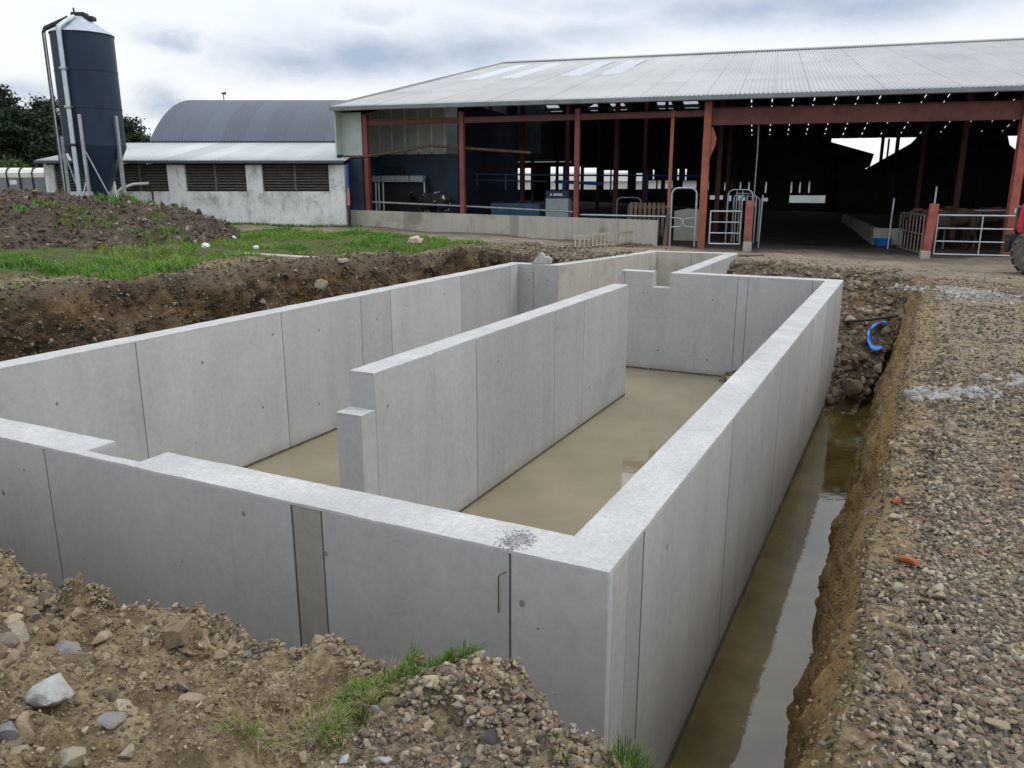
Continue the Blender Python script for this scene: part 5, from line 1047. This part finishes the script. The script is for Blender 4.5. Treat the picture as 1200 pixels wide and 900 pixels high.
tree('conifer_tree', 'lower dark conifer between the edge conifer and the silo', dl(36, 50), 5.6, 3.0, 3, m_conifer, 'conifer', 150, .23, 380, .3)
tree('pine_tree', 'open layered pine just left of the silo', dl(72, 56), 7.0, 2.5, 4, m_conifer, 'conifer', 90, .2, 300, .26, base=.15)
tree('broadleaf_tree', 'round dark tree showing between silo and curved roof', dl(150, 56), 6.7, 2.1, 5, m_conifer2, 'round', 110, .2, 330, .24, base=.2)
tree('conifer_tree', 'small dark conifer hidden low behind the silo legs', dl(105, 55), 4.6, 3.0, 6, m_conifer, 'conifer', 70, .2, 260, .3)
rs = np.random.RandomState(5); hd = thing('hedge', 'clipped yellow green hedge top behind the calf pens', 'hedge', dl(10, 38), YAW)
n = 16000; P = np.stack([rs.uniform(-3.2, 1.35, n), rs.normal(0, .45, n), rs.uniform(0, 1, n)**.5*2.32], 1); P[:, 2] = P[:, 2]*(1-.25*np.clip((P[:, 0]-.5), 0, 1))*(1-.18*P[:, 1]**2)+.08*fbm(P[:, 0]*2, P[:, 1]*2, 1, 3)
a = rs.normal(0, 1, (n, 3)); a /= np.linalg.norm(a, axis=1)[:, None]; b = np.cross(a, rs.normal(0, 1, (n, 3))); b /= np.linalg.norm(b, axis=1)[:, None]; s = .11*rs.uniform(.6, 1.2, (n, 1))
npmesh('foliage', np.stack([P-a*s*.5, P+b*s*.35, P+a*s*.5, P-b*s*.35], 1).reshape(-1, 3), np.arange(n*4).reshape(-1, 4), m_hedge, dict(tint=np.repeat(rs.uniform(0, 1, n), 4)), False, hd)
MB().tube([(-3.2, 0, .1), (1.3, 0, .1)], .06, 6).build('stem', m_bark, hd, True)
# ------------------------------------------------------------------ ladder
def onwall(px, py, v): u, z = B.hit(px, py, v); x, y = B.w(u, v); return Vector((x, y, z))
def clear(px, py, v, up):
    while True:
        q = onwall(px, py, v)
        if q.z > H1(q.x, q.y)+up or v < -5: return q, v
        v -= .1
A, va = clear(672, 292, -.5, .06); C_, vc = clear(741, 283, -.3, .06); A2 = onwall(672, 277, va+.1); C2 = onwall(741, 272, vc+.1)
ld = thing('ladder', 'pale wooden ladder lying on its side on the rubble below the low wall', 'ladder', A)
for p, q in ((A, C_), (A2, C2)): MB().beam(p, q, .035, .07).build('stile', m_woodpale, ld, world=True)
for k in range(15): t = (k+.4)/15; MB().tube([A.lerp(C_, t), A2.lerp(C2, t)], .024, 8).build('rung', m_woodpale, ld, True, True)
# rubble ridge under ladder
rs = np.random.RandomState(99); n = 1500; t = rs.uniform(-.15, 1.25, n); ax, ay = A.x, A.y; bx_, by_ = C_.x, C_.y; x = ax+(bx_-ax)*t+rs.normal(0, .22, n); y = ay+(by_-ay)*t+rs.normal(0, .22, n)+.05
zt_ = hgt(x, y)+np.clip((A.z+(C_.z-A.z)*t-.1-hgt(x, y)), 0, 1)*np.exp(-((y-(ay+(by_-ay)*t)+.1)/.3)**2)*rs.uniform(.1, .7, n)
V, Fc, T = stones(np.stack([x, y, zt_], 1), .02+.07*rs.uniform(0, 1, n)**2.5, PR_F, .6, 98); tag(npmesh('rubble', V, Fc, m_rubble, dict(tint=T)), 'ridge of stony earth under the ladder and low wall', 'rubble', kind='stuff')
# ------------------------------------------------------------------ tractor, mostly outside the frame
tp = G(1196, 318, -.25); tz = H1(tp.x, tp.y)
tr = thing('tractor', 'red tractor with muddy front wheel at the right edge of the photo', 'tractor', (tp.x+.36, tp.y+.2, tz), R(172))
m_tred = simple('tractor_red', (.55, .02, .04), .3, 0, .1, 3); m_tyre = simple('muddy_tyre', (.085, .075, .062), .85, 0, .4, 5, (.2, .17, .13), .8); m_tgrey = simple('dark_grille', (.06, .07, .07), .5)
# local +x is forward
bn = MB().prism([(-1.9, .95), (.50, .92), (.55, 1.1), (.50, 1.62), (.40, 1.72), (-1.9, 1.85)], 1, -.36, .36).build('bonnet', m_tred, tr); bn.modifiers.new('b', 'BEVEL').width = .06
MB().box(.53, .60, -.3, .3, 1.0, 1.58, .03).build('grille', m_tgrey, bn)
for s in (-1, 1):
    MB().prism([(.1, 1.02), (.42, 1.02), (.44, 1.6), (.22, 1.62)], 1, s*.365, s*.385).build('side_grille', m_tgrey, bn)
    MB().box(.57, .63, s*.2-.07, s*.2+.07, 1.4, 1.52, .02).build('headlight', m_white, bn)
MB().box(-.2, .75, -.22, .22, .55, .93, .03).build('front_axle', m_dark, tr); MB().box(.615, .74, -.28, .28, .5, .82, .03).build('front_weight', m_dark, tr)
def wheel(x, y, r, w, name='wheel'):
    prof = [(.5*r, -.42*w), (.62*r, -.5*w), (.9*r, -.48*w), (.97*r, -.3*w), (.97*r, .3*w), (.9*r, .48*w), (.62*r, .5*w), (.5*r, .42*w)]
    m = MB(); n = 36; vs = []; fs = []
    for rr, yy in prof: vs += [(x+rr*math.cos(6.28318*k/n), y+yy, r+rr*math.sin(6.28318*k/n)) for k in range(n)]
    for i in range(len(prof)-1): fs += [(i*n+k, i*n+(k+1) % n, (i+1)*n+(k+1) % n, (i+1)*n+k) for k in range(n)]
    m.add(vs, fs)
    for k in range(18):
        for s in (-1, 1):
            a = 6.28318*(k+.5*(s > 0))/18; c, n_ = math.cos(a), math.sin(a); a2 = a+.28; p = (x+r*.985*c, y, r+r*.985*n_); q = (x+r*.93*math.cos(a2), y+s*w*.5, r+r*.93*math.sin(a2)); m.beam(p, q, .05, .06, (c, 0, n_))
    o = m.build(name, m_tyre, tr); MB().tube([(x, y-.3*w, r), (x, y+.3*w, r)], .5*r, 24).build('rim', m_tgrey if x == 0 else m_tred, o); MB().tube([(x, y-.36*w, r), (x, y+.36*w, r)], .14*r, 12).build('hub', m_dark, o)
for s in (-1, 1): wheel(0, s*.75, .56, .42); wheel(-2.5, s*.85, .85, .52)
cbb = MB().prism([(-3.2, 1.2), (-1.9, 1.2), (-1.75, 1.8), (-2.0, 2.7), (-3.1, 2.7)], 1, -.7, .7).build('cab', simple('cab_glass', (.03, .04, .05), .08), tr)
MB().box(-3.3, -1.85, -.78, .78, 2.705, 2.85, .05).build('cab_roof', m_tred, cbb); MB().box(-3.0, -.3, -.25, .25, .5, .95).build('chassis', m_dark, tr)
for s in (-1, 1): MB().prism([(-3.35, 1.1), (-3.2, 1.75), (-2.5, 1.85), (-1.8, 1.7), (-1.7, 1.55), (-2.5, 1.72), (-3.15, 1.6), (-3.28, 1.1)], 1, s*.72, s*1.1).build('mudguard', m_tred, tr)
# ------------------------------------------------------------------ sky and light
wd = bpy.data.worlds.new('World'); sc.world = wd; wd.use_nodes = True; nt = wd.node_tree; N = nt.nodes; LK = nt.links.new
SUN_AZ, SUN_EL = R(60), R(48)
sky = N.new('ShaderNodeTexSky'); sky.sky_type = 'NISHITA'; sky.sun_disc = False; sky.sun_elevation = SUN_EL; sky.sun_rotation = SUN_AZ
tc = N.new('ShaderNodeTexCoord'); sep = N.new('ShaderNodeSeparateXYZ'); LK(tc.outputs['Generated'], sep.inputs[0])
def mth(op, a, b=0.0, c=0.0):
    x = N.new('ShaderNodeMath'); x.operation = op
    for i, v in enumerate((a, b, c)):
        if hasattr(v, 'links'): LK(v, x.inputs[i])
        else: x.inputs[i].default_value = v
    return x.outputs[0]
def wnoise(scale, det, rough, st):
    mp = N.new('ShaderNodeMapping'); mp.inputs['Scale'].default_value = st; LK(tc.outputs['Generated'], mp.inputs[0]); x = N.new('ShaderNodeTexNoise'); x.inputs['Scale'].default_value = scale; x.inputs['Detail'].default_value = det; x.inputs['Roughness'].default_value = rough; LK(mp.outputs[0], x.inputs['Vector']); return x.outputs[0]
def wmix(f, a, b):
    x = N.new('ShaderNodeMix'); x.data_type = 'RGBA'
    for v, i in ((f, 0), (a, 6), (b, 7)):
        if hasattr(v, 'links'): LK(v, x.inputs[i])
        elif isinstance(v, (int, float)): x.inputs[i].default_value = v
        else: x.inputs[i].default_value = (*v, 1)
    return x.outputs[2]
def wramp(f, st):
    r = N.new('ShaderNodeValToRGB'); e = r.color_ramp.elements
    while len(e) < len(st): e.new(.5)
    for i, (p, c) in enumerate(st): e[i].position = p; e[i].color = (*((c,)*3 if isinstance(c, (int, float)) else c), 1)
    LK(f, r.inputs[0]); return r.outputs[0]
az = mth('ARCTAN2', sep.outputs[0], sep.outputs[1]); el = mth('ARCSINE', sep.outputs[2])
n1 = wnoise(9, 8, .6, (1, 1, 2.2)); n2 = wnoise(3.0, 7, .58, (1, 1, 2.6)); n3 = wnoise(22, 6, .65, (1, 1, 2))
azw = mth('ADD', az, mth('MULTIPLY', mth('SUBTRACT', n1, .5), .13)); elw = mth('ADD', el, mth('MULTIPLY', mth('SUBTRACT', wnoise(7, 7, .6, (1, 1, 2)), .5), .055))
tot = None
for px, py, w, h, k in [(195, 49, 26, 8, .7), (350, 72, 80, 17, .85), (450, 66, 90, 22, 1.0), (560, 55, 80, 20, .9), (690, 38, 70, 14, .6), (880, 14, 110, 18, .9), (1010, 4, 150, 20, .9), (740, 5, 160, 12, .5), (175, 118, 32, 17, .9), (45, 112, 35, 14, .7), (440, 14, 30, 8, .4), (600, 80, 60, 8, .4)]:
    d = ray(px, py).normalized(); a_, e_ = math.atan2(d.x, d.y), math.asin(d.z)
    q = mth('ADD', mth('POWER', mth('MULTIPLY', mth('SUBTRACT', azw, a_), 950/w), 2), mth('POWER', mth('MULTIPLY', mth('SUBTRACT', elw, e_), 950/h), 2))
    g_ = mth('MULTIPLY', mth('EXPONENT', mth('MULTIPLY', q, -.7)), k); tot = g_ if tot is None else mth('MAXIMUM', tot, g_)
high = wramp(el, [(.29, 0), (.42, .75)]); gen = mth('MULTIPLY', wramp(n2, [(.46, 0), (.66, 1)]), high)
mask = mth('MINIMUM', mth('MULTIPLY', mth('MAXIMUM', tot, gen), mth('ADD', .7, mth('MULTIPLY', n3, .6))), 1.0)
bright = wramp(el, [(.0, (9.8, 10, 10)), (.10, (10, 10.2, 10.3)), (.30, (8.8, 9.4, 10.3)), (.5, (12, 12.7, 13.6)), (.8, (14.5, 15, 15.8)), (1, (18.5, 19, 19.6))])
bright = wmix(mth('MULTIPLY', wramp(n1, [(.35, 0), (.7, 1)]), .16), bright, (6.3, 7.4, 9.2))
dark = wramp(el, [(.0, (3.3, 4.2, 5.7)), (.4, (3.3, 4.3, 6.0)), (.9, (10, 11, 12.5))])
cl = wmix(mth('MULTIPLY', mask, .85), bright, dark)
fin = wmix(.93, sky.outputs[0], cl); bg = N['Background']; LK(fin, bg.inputs[0]); bg.inputs[1].default_value = .1
sl = bpy.data.lights.new('sun', 'SUN'); sl.energy = 1.0; sl.angle = R(22); sl.color = (1, .96, .9); so_ = bpy.data.objects.new('sun', sl); COL.objects.link(so_)
so_.rotation_euler = Vector((math.sin(SUN_AZ)*math.cos(SUN_EL), math.cos(SUN_AZ)*math.cos(SUN_EL), math.sin(SUN_EL))).to_track_quat('Z', 'Y').to_euler()
vs__ = sc.view_settings; vs__.view_transform = 'Standard'; vs__.look = 'None'; vs__.exposure = 0.1; vs__.gamma = 1.0; vs__.use_curve_mapping = False
sc.cycles.max_bounces = 6; sc.cycles.diffuse_bounces = 3; sc.cycles.glossy_bounces = 3; sc.cycles.transparent_max_bounces = 8; sc.cycles.use_adaptive_sampling = True
